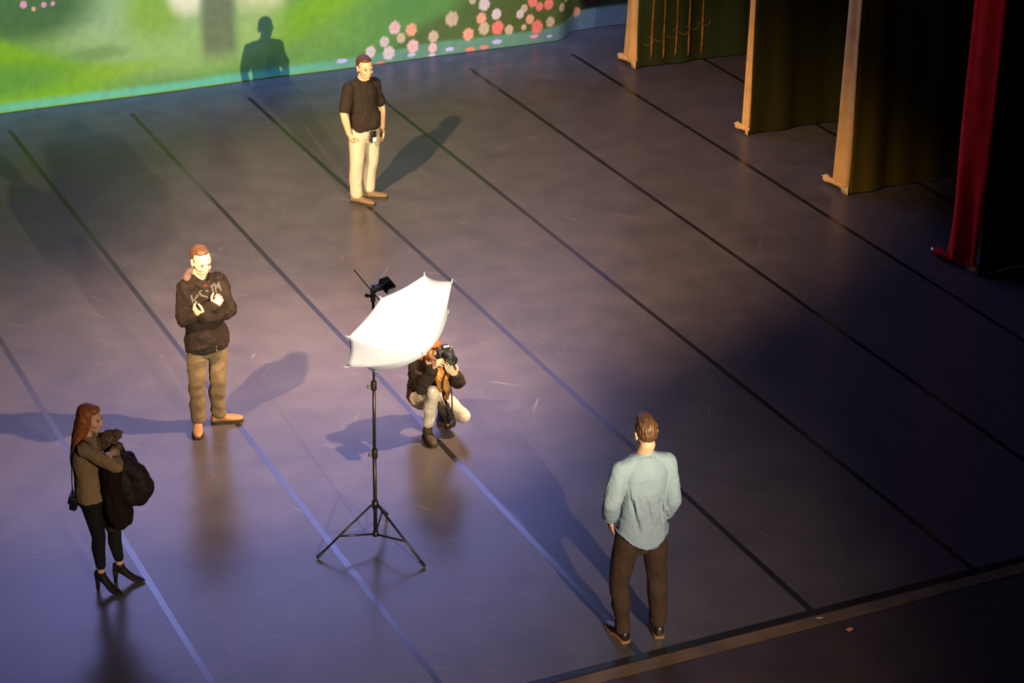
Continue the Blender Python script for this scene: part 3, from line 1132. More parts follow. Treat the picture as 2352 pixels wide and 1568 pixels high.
        bm.faces.new(lo[::-1])
        bm.faces.new(hi)
        obj('sole', bm, sole_mat, sh, smooth=False)
        return sh

    def short_hair(self, m, top=1.0, s=1.0, sweep=0.0, amp=0.006, low=0.0, name='hair', extra=None, front=0.0):
        c, F, S, U = self.hc, self.F, self.S, self.U
        A = (S, F, U)
        bm = bmesh.new()
        e = lambda x, y, z, r: ell(bm, c + S * (x * s) + F * (y * s) + U * (z * s), [q * s for q in r], A, 26)
        e(0, -.020 + front * .6, .046, (.0785, .092, .080 + .012 * top))
        e(0, -.040, .005 - low, (.073, .072, .070))
        e(sweep * .012, .030 + front, .088 + .010 * top, (.056, .050, .030 + .010 * top))
        for x in (-1, 1):
            e(x * .066, -.012, .022, (.013, .034, .036))
        if extra:
            extra(bm, e)
        me_ = fused(bm, 0.0055, 2)
        R_ = Matrix((S, F, U))
        for v in me_.vertices:
            q = R_ @ (v.co - c)
            h = noise.noise(V((q.x * 95, q.y * 30, q.z * 16))) + .6 * noise.noise(V((q.x * 170, q.y * 60, q.z * 26)))
            v.co = v.co + v.normal * (amp * h)
        me_.update()
        return link_mesh(name, me_, m, self.root)

    def garment(self, name, build, m, voxel=0.008, smooth=3, fold=None, parent=None):
        bm = bmesh.new()
        build(bm)
        me_ = fused(bm, voxel, smooth)
        for f in (fold or []):
            wrinkle(me_, *f)
        return link_mesh(name, me_, m, parent or self.root)


def hem_cut(me_, test):
    """drop the faces whose centre fails the test (opens a hem)."""
    bm = bmesh.new()
    bm.from_mesh(me_)
    bmesh.ops.delete(bm, geom=[f for f in bm.faces if not test(f.calc_center_median())], context='FACES')
    bm.to_mesh(me_)
    bm.free()

# ================================================================== 1. man in a black shirt, near the backdrop
M_BLACKSHIRT = mat('black_jersey', (0.016, 0.011, 0.009), 0.85, 0.2, bump=(90, 0.15))
M_KHAKI = mat('light_khaki_twill', (0.37, 0.31, 0.25), 0.85, 0.2, noise_var=(7, 0.6, (0.32, 0.27, 0.215)), bump=(120, 0.15))
M_BROWNSHOE = mat('brown_suede', (0.13, 0.085, 0.05), 0.85, 0.2, bump=(80, 0.2))
M_SOLE_DARK = mat('dark_rubber', (0.02, 0.016, 0.013), 0.7, 0.3)
J1 = dict(loc=(8.625, 21.854), head=(.024, -.018, 1.580), neck=(-.008, 0, 1.425),
          rsh=(-.142, -.122, 1.372), rel=(-.200, -.20, 1.105), rwr=(-.148, -.185, .868),
          lsh=(.112, .122, 1.360), lel=(.185, .19, 1.075), lwr=(.196, .15, .835),
          rhip=(-.062, -.072, .865), lhip=(.078, .072, .855), rkn=(-.077, -.10, .478), ran=(-.086, -.06, .10),
          rtoe=(.116, -.14, 0), lkn=(.074, .08, .470), lan=(.030, .10, .10), ltoe=(.19, .102, 0))
f1 = Fig(J1, 'man in a black short-sleeved shirt and light khaki trousers standing nearest the backdrop', M_SKIN)
f1.head_axes((.48, -.87, -.12), 0.03)
def b1(bm):
    f1.trunk(bm, -.010, -.15)
    f1.shoulders(bm, -.006)
    for s in 'rl':
        f1.arm(bm, s, 0, 2.0, 1.02)
        f1.leg(bm, s, -.006)
    f1.head(bm, 1.09, 1.12)
f1.body(b1, [('r', (.25, .03, -.95), (.62, .55, .2), dict(curl=(1.1, 1.3, .8), thumb_in=.5, thumb_curl=.6)),
             ('l', (.05, -.12, -.98), (-.7, -.5, 0), dict(curl=(.35, .45, .3)))])
f1.face_parts(1.09)
f1.short_hair(M_HAIR_DARK, .1, 1.08, amp=.002, front=-.012)
def g1(bm):
    f1.trunk(bm, .016, .10, .985, belly=.060)
    c, s, f = f1.spine(.08)
    loft(bm, [(c - V((0, 0, .025)) + f * .015, s * .176, f * .150), (c + V((0, 0, .02)) + f * .015, s * .186, f * .158), (c + V((0, 0, .08)) + f * .022, s * .184, f * .158), (c + V((0, 0, .14)) + f * .020, s * .178, f * .146)], 28)
    f1.shoulders(bm, .010)
    for s in 'rl':
        f1.arm(bm, s, .020, .80)
f1.garment('shirt', g1, M_BLACKSHIRT, .008, 4, [(.012, 5.5, 1.0, (1, 1, .7)), (.004, 16, 2.0)])
def g1c(bm):
    c, s, f = f1.spine(.995)
    pts = [c + s * (.072 * math.cos(a)) + f * (.070 * math.sin(a)) - V((0, 0, 1)) * (.020 * math.sin(a)) for a in np.linspace(0, 2 * PI, 25)]
    for a, b_ in zip(pts, pts[1:]):
        cap(bm, a, b_, .013, .013, 10)
f1.garment('collar', g1c, M_BLACKSHIRT, .006, 2)
def t1(bm):
    f1.trunk(bm, .006, -.24, .16, belly=.025)
    for s in 'rl':
        f1.leg(bm, s, 0, (.098, .092, .078, .076, .070), upto=1.93)
f1.garment('trousers', t1, M_KHAKI, .008, 4, [(.010, 4.5, 3.0, (1, 1, .6)), (.0022, 16, 4.0, (1, 1, .5))])
for s in 'rl':
    f1.shoe(s, M_BROWNSHOE, M_SOLE_DARK, .295, .050)
# belt kit
M_WHITETAG = mat('white_plastic', (0.75, 0.72, 0.66), 0.5, 0.3)
rad = tag(empty('radio_pouch', (*J1['loc'], 0), RZ), 'black radio pouch with a white tag clipped below the black shirt', 'radio')
pc, ps, pf = f1.spine(-.03)
fr = unit(pf * .95 + ps * .10)
px_ = unit(fr.cross(V((0, 0, 1))))
RP = Matrix((px_, fr, V((0, 0, 1)))).transposed()
p0 = pc + fr * .162
bm = bmesh.new()
box(bm, p0 + V((0, 0, -.03)), (.070, .040, .125), RP, bevel=.010)
obj('pouch', bm, M_PLASTIC_BLACK, rad)
bm = bmesh.new()
box(bm, p0 + fr * .022 + V((0, 0, -.058)) - px_ * .003, (.048, .008, .050), RP, bevel=.006)
obj('white_tag', bm, M_WHITETAG, rad)
bm = bmesh.new()
rod(bm, p0 + px_ * .045 + V((0, 0, .01)), p0 + px_ * .045 + V((0, 0, .055)), .006)
cap(bm, p0 + px_ * .047 + V((0, 0, -.03)), p0 + px_ * .047 + V((0, 0, 0)), .007, .008)
obj('key_ring', bm, M_CHROME, rad)

# ================================================================== 2. man in a dark hooded jacket, arms folded
M_HOODIE = mat('dark_brown_fleece', (0.018, 0.012, 0.010), 0.9, 0.15, noise_var=(8, 0.7, (0.012, 0.008, 0.007)), bump=(70, 0.3))
M_HOODLINING = mat('mauve_lining', (0.12, 0.078, 0.076), 0.9, 0.15, bump=(60, 0.2))
M_OLIVE = mat('tan_canvas_trousers', (0.125, 0.092, 0.052), 0.85, 0.2, noise_var=(7, 0.7, (0.10, 0.072, 0.040)), bump=(110, 0.15))
M_TANSHOE = mat('tan_leather', (0.28, 0.145, 0.065), 0.6, 0.3, bump=(70, 0.15))
M_GREYPRINT = mat('grey_print', (0.085, 0.080, 0.078), 0.85, 0.1, noise_var=(20, 0.8, (0.055, 0.05, 0.05)))
M_REDPRINT = mat('red_print', (0.15, 0.016, 0.016), 0.85, 0.1)
J2 = dict(loc=(5.292, 17.293), head=(.000, -.025, 1.632), neck=(-.028, 0, 1.470),
          rsh=(-.136, -.092, 1.408), rel=(-.152, -.165, 1.140), rwr=(.118, -.205, 1.275),
          lsh=(.132, .092, 1.402), lel=(.222, -.015, 1.165), lwr=(.045, -.262, 1.205),
          rhip=(-.066, -.06, .880), lhip=(.088, .06, .870), rkn=(-.080, -.09, .485), ran=(-.098, -.045, .10),
          rtoe=(-.078, -.22, 0), lkn=(.094, .01, .480), lan=(.076, .08, .10), ltoe=(.295, .135, 0))
f2 = Fig(J2, 'man in a dark hooded jacket with folded arms, tan trousers and tan shoes', M_SKIN_PALE)
f2.head_axes((.50, -.85, -.16), -0.02)
def b2(bm):
    f2.trunk(bm, -.008, -.15)
    f2.shoulders(bm, -.008)
    for s in 'rl':
        f2.arm(bm, s, -.004, 2.0)
        f2.leg(bm, s, -.006)
    f2.head(bm, 1.07, .98, 1.02)
f2.body(b2, [('r', (.55, .35, .75), (-.2, .93, -.1), dict(curl=(.9, 1.2, .8), thumb_in=.6, thumb_curl=.5, k=1.02)),
             ('l', (-.80, .15, .42), (.2, .85, .3), dict(curl=(.5, .6, .4), thumb_in=.3))])
f2.face_parts(1.07, M_HAIR_BROWN)
def hx(bm, e):
    e(0, -.075, .050, (.040, .045, .040))
    e(0, .005, .102, (.044, .050, .022))
f2.short_hair(M_HAIR_BROWN, .2, 1.065, .2, amp=.004, extra=hx, front=-.022)
def g2(bm):
    f2.trunk(bm, .026, -.12, .965, wide=1.02)
    f2.shoulders(bm, .020)
    f2.arm(bm, 'r', .026, 1.94)
    f2.arm(bm, 'l', .026, 1.97)
    c, s, f = f2.spine(-.07)
    loft(bm, [(c - V((0, 0, .045)), s * .178, f * .138), (c - V((0, 0, .02)), s * .208, f * .162), (c + V((0, 0, .03)), s * .212, f * .166), (c + V((0, 0, .08)), s * .204, f * .160), (c + V((0, 0, .15)), s * .190, f * .146)], 26)
hood_j = f2.garment('hooded_jacket', g2, M_HOODIE, .008, 4, [(.015, 6.5, 11.0, (1, 1, .8)), (.005, 17, 4.0)])
def g2c(bm):
    c, s, f = f2.spine(.985)
    for x in (-1, 1):
        pts = [c + s * (x * .100) - f * .03, c + s * (x * .092) + f * .035 + V((0, 0, .002)), c + s * (x * .050) + f * .085 - V((0, 0, .025)), c + s * (x * .012) + f * .105 - V((0, 0, .065))]
        for a, b_ in zip(pts, pts[1:]):
            cap(bm, a, b_, .024, .022, 12)
f2.garment('hood_edge', g2c, M_HOODIE, .008, 3, None, hood_j)
def g2h(bm):
    c, s, f = f2.spine(1.0)
    for a in np.linspace(.15, 2.55, 14):
        q = c - f * (.088 * math.sin(a) - .010) + s * (.108 * math.cos(a)) + V((0, 0, 1)) * (.022 * math.sin(a) + .012)
        ell(bm, q, (.036, .036, .040), n=12)
    ell(bm, c - f * .105 + s * .02 - V((0, 0, .030)), (.095, .050, .060), (s, f, V((0, 0, 1))))
f2.garment('hood', g2h, M_HOODLINING, .008, 3, [(.008, 14, 2.0)], hood_j)
def t2(bm):
    f2.trunk(bm, .004, -.24, .12)
    for s in 'rl':
        f2.leg(bm, s, 0, (.098, .088, .074, .072, .068), upto=1.95)
f2.garment('trousers', t2, M_OLIVE, .008, 4, [(.013, 4.5, 5.0, (1, 1, 1.2)), (.0025, 16, 6.0, (1, 1, .7))])
for s in 'rl':
    f2.shoe(s, M_TANSHOE, M_SOLE_DARK, .290, .049)
# zip and print on the chest, laid just off the cloth
from mathutils.bvhtree import BVHTree
def on_cloth(o, p, d, lift=.003):
    """drop point p along d onto the mesh of o."""
    if 'bv' not in o_cache.get(o.name, {}):
        o_cache[o.name] = {'bv': BVHTree.FromPolygons([v.co[:] for v in o.data.vertices], [q.vertices[:] for q in o.data.polygons])}
    h = o_cache[o.name]['bv'].ray_cast(V(p), V(d).normalized())
    if h[0] is None:
        return None
    return h[0] - V(d).normalized() * lift, h[1]
o_cache = {}
STROKES = {
    'S': [[(.9, .85), (.6, 1), (.25, .95), (.05, .75), (.25, .56), (.7, .44), (.95, .25), (.7, .03), (.3, 0), (.05, .16)]],
    'K': [[(.1, 0), (.1, 1)], [(.9, 1), (.12, .45)], [(.35, .6), (.95, 0)]],
    'T': [[(0, 1), (1, 1)], [(.5, 1), (.5, 0)]],
    'M': [[(0, 0), (.08, 1), (.5, .35), (.92, 1), (1, 0)]],
    'P': [[(.1, 0), (.1, 1), (.75, 1), (.95, .78), (.75, .5), (.1, .48)]],
    'N': [[(0, 0), (0, 1), (1, 0), (1, 1)]],
    '-': [[(0, .5), (1, .5)]],
}
def print_on(o, parent, name, chars, org, ax, ay, d, w, h, m, thick):
    bm = bmesh.new()
    for i, (ch, ox, oy, sc_) in enumerate(chars):
        for st in STROKES[ch]:
            dense = []
            for a, b_ in zip(st, st[1:]):
                for q in range(4):
                    dense.append((a[0] + (b_[0] - a[0]) * q / 4, a[1] + (b_[1] - a[1]) * q / 4))
            dense.append(st[-1])
            pts = []
            for u, v in dense:
                p = V(org) + V(ax) * (ox + u * w * sc_) + V(ay) * (oy + v * h * sc_) - V(d) * .5
                r = on_cloth(o, p, d, -.007)
                if r and (r[0] - V(org)).dot(-V(d)) < .176:
                    pts.append(r[0])
            if len(pts) > 2:
                tube(bm, pts, thick, 6)
    return obj(name, bm, m, parent)
cc_, sx_, fx_ = f2.spine(.74)
lft = -sx_                      # towards the man's left, i.e. right in the photo
upv = V((0, 0, 1))
print_on(hood_j, hood_j, 'chest_lettering', [('K', -.140, -.050, 1.0), ('S', -.068, -.035, 1.3), ('T', .035, .018, .8), ('M', .085, .022, .85)],
         cc_, lft, upv, -fx_, .060, .085, M_GREYPRINT, .012)
print_on(hood_j, hood_j, 'red_lettering', [('-', .030, -.060, 1.3)],
         cc_, lft, upv, -fx_, .060, .085, M_REDPRINT, .012)
print_on(hood_j, hood_j, 'red_collar_mark', [('-', -.012, .085, .5)],
         cc_, lft, upv, -fx_, .060, .085, M_REDPRINT, .012)
bm = bmesh.new()
zp = []
for t in np.linspace(-.10, .93, 60):
    c, s, f = f2.spine(t)
    r = on_cloth(hood_j, c + f * .5, -f, .001)
    if r and (r[0] - c).length < .24:
        zp.append(r[0])
tube(bm, [zp[0], zp[1], zp[2], zp[3], zp[4]], .004, 6)
c, s, f = f2.spine(-.11)
box(bm, zp[0] + f * .006 - V((0, 0, .012)), (.010, .006, .034), bevel=.002)
obj('zip', bm, M_CHROME, hood_j)

# ================================================================== 3. woman with coats over her arms
M_KNIT = bpy.data.materials.new('striped_knit')
M_KNIT.use_nodes = True
nt = M_KNIT.node_tree
b = nt.nodes['Principled BSDF']
b.inputs['Roughness'].default_value = 0.9
b.inputs['Specular IOR Level'].default_value = 0.1
tcn = node(nt, 'ShaderNodeTexCoord')
wv = node(nt, 'ShaderNodeTexWave', bands_direction='Z')
wv.inputs['Scale'].default_value = 33
wv.inputs['Distortion'].default_value = 1.2
wv.inputs['Detail'].default_value = 1
nt.links.new(tcn.outputs['Object'], wv.inputs['Vector'])
ra = node(nt, 'ShaderNodeValToRGB')
ra.color_ramp.elements[0].position = 0.25
ra.color_ramp.elements[0].color = (0.105, 0.072, 0.040, 1)
ra.color_ramp.elements[1].position = 0.60
ra.color_ramp.elements[1].color = (0.24, 0.17, 0.095, 1)
nt.links.new(wv.outputs['Fac'], ra.inputs[0])
nt.links.new(ra.outputs[0], b.inputs['Base Color'])
M_LEGGING = mat('black_leggings', (0.006, 0.006, 0.008), 0.8, 0.2)
M_BOOT_BLACK = mat('black_suede', (0.008, 0.006, 0.006), 0.7, 0.25)
M_COAT = mat('dark_brown_wool', (0.010, 0.006, 0.005), 0.9, 0.1, bump=(60, 0.25))
M_PUFFER = mat('black_padded_nylon', (0.007, 0.005, 0.004), 0.7, 0.2, bump=(30, 0.2))
M_FUR = mat('grey_brown_fur', (0.10, 0.065, 0.045), 0.95, 0.1, noise_var=(40, 0.9, (0.04, 0.026, 0.02)))
M_BAG = mat('black_leather', (0.006, 0.006, 0.008), 0.5, 0.35)

J3 = dict(loc=(3.741, 14.996), head=(-.092, 0, 1.482), neck=(-.135, 0, 1.318),
          rsh=(-.130, -.135, 1.285), rel=(.135, -.225, 1.185), rwr=(.075, .015, 1.155),
          lsh=(-.125, .135, 1.275), lel=(.075, .175, 1.110), lwr=(.085, -.085, 1.245),
          rhip=(-.125, -.07, .830), lhip=(-.105, .075, .825), rkn=(-.075, -.075, .490), ran=(-.078, -.07, .165),
          rtoe=(.06, -.135, 0), lkn=(.022, .065, .465), lan=(.046, .06, .165), ltoe=(.19, .065, 0))
f3 = Fig(J3, 'woman with long auburn hair in a striped knit sweater and black leggings, holding dark coats', M_SKIN, True)
f3.head_axes((.96, -.25, -.10))
def b3(bm):
    f3.trunk(bm, -.006)
    f3.shoulders(bm, -.006)
    for s in 'rl':
        f3.arm(bm, s, -.003, 2.0)
        f3.leg(bm, s, -.006, (.082, .066, .050, .050, .034))
    ell(bm, f3.spine(.66)[0] + f3.spine(.66)[2] * .075, (.10, .045, .055), (f3.ss, f3.spine(.66)[2], V((0, 0, 1))))
    f3.head(bm, .95, .92, .98)
f3.body(b3, [('r', (-.5, .8, -.1), (-.7, -.4, .2), dict(curl=(.5, .6, .4), k=.9)),
             ('l', (-.25, -.92, .28), (.05, -.35, -.9), dict(curl=(.35, .5, .4), k=.92, thumb_in=.3))])
f3.face_parts(.95, M_HAIR_BROWN)
def h3(bm, e):
    e(0, -.030, .012, (.086, .084, .108))
    e(0, .026, .090, (.060, .052, .028))
    for x in (-1, 1):
        e(x * .068, -.006, .000, (.018, .052, .080))
    loft(bm, [(V((u, 0, z)), V((0, w, 0)), V((d, 0, 0))) for z, u, d, w in ((1.55, -.112, .060, .074), (1.50, -.124, .072, .086), (1.43, -.146, .070, .092), (1.36, -.170, .062, .100), (1.29, -.192, .052, .108), (1.22, -.210, .044, .104), (1.15, -.222, .036, .092), (1.09, -.226, .026, .070), (1.05, -.224, .012, .040))], 26)
f3.short_hair(M_HAIR_RED, .3, .95, amp=.005, extra=h3)
def g3(bm):
    f3.trunk(bm, .012, -.02, .97)
    f3.shoulders(bm, .008)
    f3.arm(bm, 'r', .014, 1.95)
    f3.arm(bm, 'l', .014, 1.90)
    ell(bm, f3.spine(.66)[0] + f3.spine(.66)[2] * .078, (.11, .050, .062), (f3.ss, f3.spine(.66)[2], V((0, 0, 1))))
f3.garment('sweater', g3, M_KNIT, .008, 4, [(.007, 8, 2.0, (1, 1, .7)), (.003, 22, 4.0)])
def t3(bm):
    f3.trunk(bm, .002, -.2, .12)
    for s in 'rl':
        f3.leg(bm, s, 0, (.088, .070, .054, .054, .040), upto=1.80)
f3.garment('leggings', t3, M_LEGGING, .008, 3)
for s in 'rl':
    j = f3.J
    a = j[s + 'an']; d = f3.toe_dir(s); sd = V((d.y, -d.x, 0)); Z = V((0, 0, 1)); g = V((a.x, a.y, 0))
    bm = bmesh.new()
    prof = [(-.055, .026, .105, .175), (-.03, .031, .095, .18), (0, .031, .080, .185), (.035, .032, .056, .145), (.07, .037, .028, .095), (.105, .042, .010, .060), (.14, .038, .006, .042), (.17, .026, .006, .030), (.19, .012, .008, .022)]
    loft(bm, [(g + d * t + Z * ((lo + hi) / 2), sd * w, Z * ((hi - lo) / 2)) for t, w, lo, hi in prof], 18)
    cap(bm, g + Z * .14, a - Z * .02, .036, .038)
    me_ = fused(bm, .006, 2)
    bt = link_mesh('heeled_boot', me_, M_BOOT_BLACK, f3.root)
    bm = bmesh.new()
    loft(bm, [(g - d * .042 + Z * .001, sd * .013, d * .014), (g - d * .040 + Z * .05, sd * .016, d * .018), (g - d * .036 + Z * .115, sd * .024, d * .026)], 14)
    obj('heel', bm, M_BOOT_BLACK, bt)

# coats over the arms
ct = tag(empty('long_coat', (*J3['loc'], 0), RZ), 'long dark brown coat hanging straight down from the woman\'s folded arms', 'coat')
bm = bmesh.new()
secs = []
for z, x0, x1, yy0, yy1 in ((1.185, .010, .13, -.15, .15), (1.12, -.025, .17, -.165, .16), (1.0, -.030, .16, -.165, .15), (.88, -.032, .145, -.155, .14),
                            (.76, -.030, .160, -.150, .13), (.66, -.010, .185, -.14, .12), (.60, .012, .175, -.125, .11), (.565, .035, .130, -.10, .08)):
    c = V(((x0 + x1) / 2, (yy0 + yy1) / 2, z))
    secs.append((c, V(((x1 - x0) / 2, 0, 0)), V((0, (yy1 - yy0) / 2, 0))))
loft(bm, secs, 28)
me_ = fused(bm, .009, 3)
wrinkle(me_, .022, 9, 3.0, (1, 1, .22))
wrinkle(me_, .006, 20, 5.0, (1, 1, .4))
link_mesh('coat_body', me_, M_COAT, ct)
bm = bmesh.new()
for q in range(7):
    cap(bm, (.015 + .010 * q, -.138, .60 - .003 * q), (.025 + .010 * q, -.125, .565 - .004 * q), .014, .014, 8)
me_ = fused(bm, .007, 2)
link_mesh('coat_lining', me_, mat('brown_lining', (0.022, 0.013, 0.007), .85, .1), ct)

pj = tag(empty('padded_jacket', (*J3['loc'], 0), RZ), 'black padded jacket with fur-trimmed hood bulging forward from the woman\'s folded arms', 'jacket')
bm = bmesh.new()
for a, b_, r0, r1 in (((.14, .01, 1.12), (.235, -.01, 1.02), .055, .085), ((.235, -.01, 1.02), (.275, -.01, .90), .085, .095), ((.275, -.01, .90), (.245, -.02, .835), .095, .085),
                      ((.12, -.02, 1.08), (.15, -.04, .92), .06, .08), ((.15, -.04, .92), (.18, -.05, .83), .08, .075), ((.16, .08, 1.10), (.22, .09, .88), .06, .08)):
    cap(bm, a, b_, r0, r1)
me_ = fused(bm, .009, 4)
wrinkle(me_, .007, 7, 9.0, (1, 1, 1.6))
wrinkle(me_, .003, 19, 5.0)
link_mesh('jacket_body', me_, M_PUFFER, pj)
bm = bmesh.new()
for a, b_, r0, r1 in (((-.035, .06, 1.235), (.03, .07, 1.285), .050, .055), ((.03, .07, 1.285), (.085, .07, 1.310), .055, .040), ((.085, .07, 1.310), (.128, .065, 1.325), .036, .014), ((.02, .06, 1.22), (.09, .06, 1.20), .05, .045)):
    cap(bm, a, b_, r0, r1)
me_ = fused(bm, .007, 2)
wrinkle(me_, .012, 32, 1.0)
for v in me_.vertices:
    v.co += v.normal * .010 * noise.noise(v.co * 110)
link_mesh('fur_trim', me_, M_FUR, pj)
bm = bmesh.new()
for q in range(9):
    a = V((.060 + .004 * q, .02 - .006 * q, 1.245 - .006 * q))
    b_ = a + V((.045 + .012 * (q % 3), -.01, -.004 - .010 * (q % 4)))
    tube(bm, [a, a.lerp(b_, .5) + V((0, 0, .006)), b_], [.012, .009, .003], 8)
obj('black_fringe', bm, M_BAG, pj)

sb = tag(empty('shoulder_bag', (*J3['loc'], 0), RZ), 'small black bag hanging behind the auburn-haired woman on a long strap', 'bag')
bm = bmesh.new()
Rb = Matrix.Rotation(.22, 3, 'Y')
box(bm, (-.248, -.035, .785), (.060, .125, .120), Rb, bevel=.016)
bg = obj('bag_body', bm, M_BAG, sb)
bm = bmesh.new()
box(bm, (-.254, -.040, .812), (.070, .130, .065), Rb, bevel=.014)
obj('bag_flap', bm, M_BAG, bg)
def strap_mesh(pts, w, t, side):
    bm = bmesh.new()
    pts = [V(p) for p in pts]
    secs = []
    for i, p in enumerate(pts):
        tn = (pts[min(i + 1, len(pts) - 1)] - pts[max(i - 1, 0)]).normalized()
        s_ = unit(V(side) - tn * V(side).dot(tn))
        secs.append((p, s_ * w, tn.cross(s_) * t))
    loft(bm, secs, 8)
    return bm
bm = strap_mesh([(-.255, -.085, .845), (-.245, -.10, .98), (-.232, -.11, 1.12), (-.214, -.115, 1.23), (-.178, -.118, 1.315), (-.130, -.118, 1.358), (-.085, -.115, 1.325), (-.060, -.100, 1.25)], .009, .003, (0, 1, 0))
obj('strap', bm, M_BAG, sb)
bm = strap_mesh([(-.262, -.015, .845), (-.262, -.03, .95), (-.240, -.085, 1.13), (-.225, -.105, 1.20)], .008, .003, (0, 1, 0))
obj('strap', bm, M_BAG, sb)

# ================================================================== 4. crouching photographer
M_BLACKJACKET = mat('black_brown_jacket', (0.020, 0.012, 0.009), 0.8, 0.2, noise_var=(9, 0.7, (0.012, 0.008, 0.006)), bump=(50, 0.25))
M_PALEJEANS = mat('pale_grey_jeans', (0.44, 0.41, 0.36), 0.85, 0.2, noise_var=(7, 0.7, (0.36, 0.33, 0.29)), bump=(110, 0.2))
M_BOOT_BROWN = mat('dark_brown_boot', (0.040, 0.028, 0.018), 0.65, 0.3, bump=(50, 0.3))
M_SCARF = mat('ochre_scarf', (0.30, 0.14, 0.035), 0.9, 0.15, noise_var=(25, 0.9, (0.16, 0.07, 0.02)), bump=(50, 0.3))
J4 = dict(loc=(6.99, 16.249), head=(.048, .030, .868), neck=(.000, .115, .705),
          rsh=(-.118, .045, .712), rel=(-.055, -.160, .600), rwr=(.048, -.235, .840),
          lsh=(.128, .175, .690), lel=(.262, .010, .575), lwr=(.235, -.150, .728),
          rhip=(-.105, .30, .285), lhip=(.035, .40, .275), rkn=(.040, -.085, .520), ran=(-.010, .030, .11),
          rtoe=(.055, -.15, 0), lkn=(.305, .105, .200), lan=(.108, .43, .105), ltoe=(.105, .33, 0))
f4 = Fig(J4, 'person crouching with a camera raised, in a black jacket and pale grey jeans', M_SKIN_PALE, True)
f4.bow = .05
f4.head_axes((.50, -.83, -.10), .10)
def b4(bm):
    f4.trunk(bm, -.006)
    f4.shoulders(bm, -.006)
    for s in 'rl':
        f4.arm(bm, s, -.003, 2.0)
        f4.leg(bm, s, -.006, (.082, .070, .052, .050, .036))
    f4.head(bm, .95, .92, .95)
CAMD = unit((.09, -.245, .035))
f4.body(b4, [('r', (.45, -.35, .72), (.75, .25, -.5), dict(curl=(.7, .8, .5), k=.92, thumb_in=.5)),
             ('l', (-.45, -.40, .72), (-.15, .55, .65), dict(curl=(.30, .40, .35), k=.95, thumb_in=.2))])
f4.face_parts(.95, M_HAIR_BROWN)
def h4(bm, e):
    e(0, -.040, .000, (.080, .076, .100))
    e(0, .034, .088, (.056, .050, .028))
    e(0, -.105, -.020, (.034, .036, .060))
    for x in (-1, 1):
        e(x * .068, -.014, -.020, (.016, .040, .070))
f4.short_hair(M_HAIR_RED, .3, .95, amp=.005, extra=h4)
def g4(bm):
    f4.trunk(bm, .022, .05, .96, wide=1.05)
    f4.shoulders(bm, .014)
    f4.arm(bm, 'r', .020, 1.90)
    f4.arm(bm, 'l', .024, 1.85)
    # flared hem over the hips
    for a, b_, r0, r1 in (((-.10, .18, .55), (-.160, .17, .47), .085, .040), ((-.06, .12, .58), (-.02, .10, .49), .09, .05), ((.05, .14, .58), (.075, .16, .48), .09, .05), ((-.10, .30, .45), (.06, .36, .42), .10, .10)):
        cap(bm, a, b_, r0, r1)
f4.garment('jacket', g4, M_BLACKJACKET, .008, 4, [(.014, 7, 4.0), (.005, 18, 2.0)])
def t4(bm):
    f4.trunk(bm, .004, -.2, .20)
    for s in 'rl':
        f4.leg(bm, s, 0, (.098, .084, .066, .062, .050), upto=1.86 if s == 'r' else 1.9)
f4.garment('jeans', t4, M_PALEJEANS, .008, 4, [(.007, 6, 8.0), (.0025, 16, 3.0)])
f4.shoe('r', M_BOOT_BROWN, M_SOLE_DARK, .255, .047, .115, 'boot', shaft=.06)
# the other boot stands on its ball, heel lifted
bm = bmesh.new()
HB = [(V((.100, .490, .135)), .036, .040), (V((.106, .455, .100)), .038, .045), (V((.105, .405, .068)), .040, .040), (V((.103, .350, .044)), .044, .034), (V((.102, .300, .034)), .040, .026), (V((.102, .268, .028)), .024, .018)]
loft(bm, [(c, V((r, 0, 0)), V((0, .45, .9)) * h) for c, r, h in HB], 16)
cap(bm, (.108, .440, .10), V((.108, .43, .105)).lerp(V(J4['lkn']), .22), .042, .046)
me_ = fused(bm, .006, 2)
lb = link_mesh('boot', me_, M_BOOT_BROWN, f4.root)
bm = bmesh.new()
loft(bm, [(c - V((0, .45, .9)).normalized() * (h * .86), V((r + .003, 0, 0)), V((0, .45, .9)) * .010) for c, r, h in HB], 16)
obj('sole', bm, M_SOLE_DARK, lb)
def sc4(bm):
    c, s, f = f4.spine(.99)
    for a in np.linspace(0, 2 * PI, 17):
        ell(bm, c + s * (.070 * math.cos(a)) + f * (.066 * math.sin(a)) + V((0, 0, .012)) - V((0, 0, .02)) * math.sin(a), (.028, .028, .032), n=10)
    for a, b_, r0, r1 in (((.065, .010, .690), (.095, -.075, .640), .032, .034), ((.095, -.075, .640), (.105, -.100, .570), .034, .026),
                          ((.100, .02, .690), (.150, -.055, .620), .028, .030), ((.150, -.055, .620), (.162, -.075, .520), .030, .030), ((.162, -.075, .520), (.158, -.07, .47), .030, .020)):
        cap(bm, a, b_, r0, r1, 12)
f4.garment('scarf', sc4, M_SCARF, .007, 3, [(.010, 20, 6.0)])

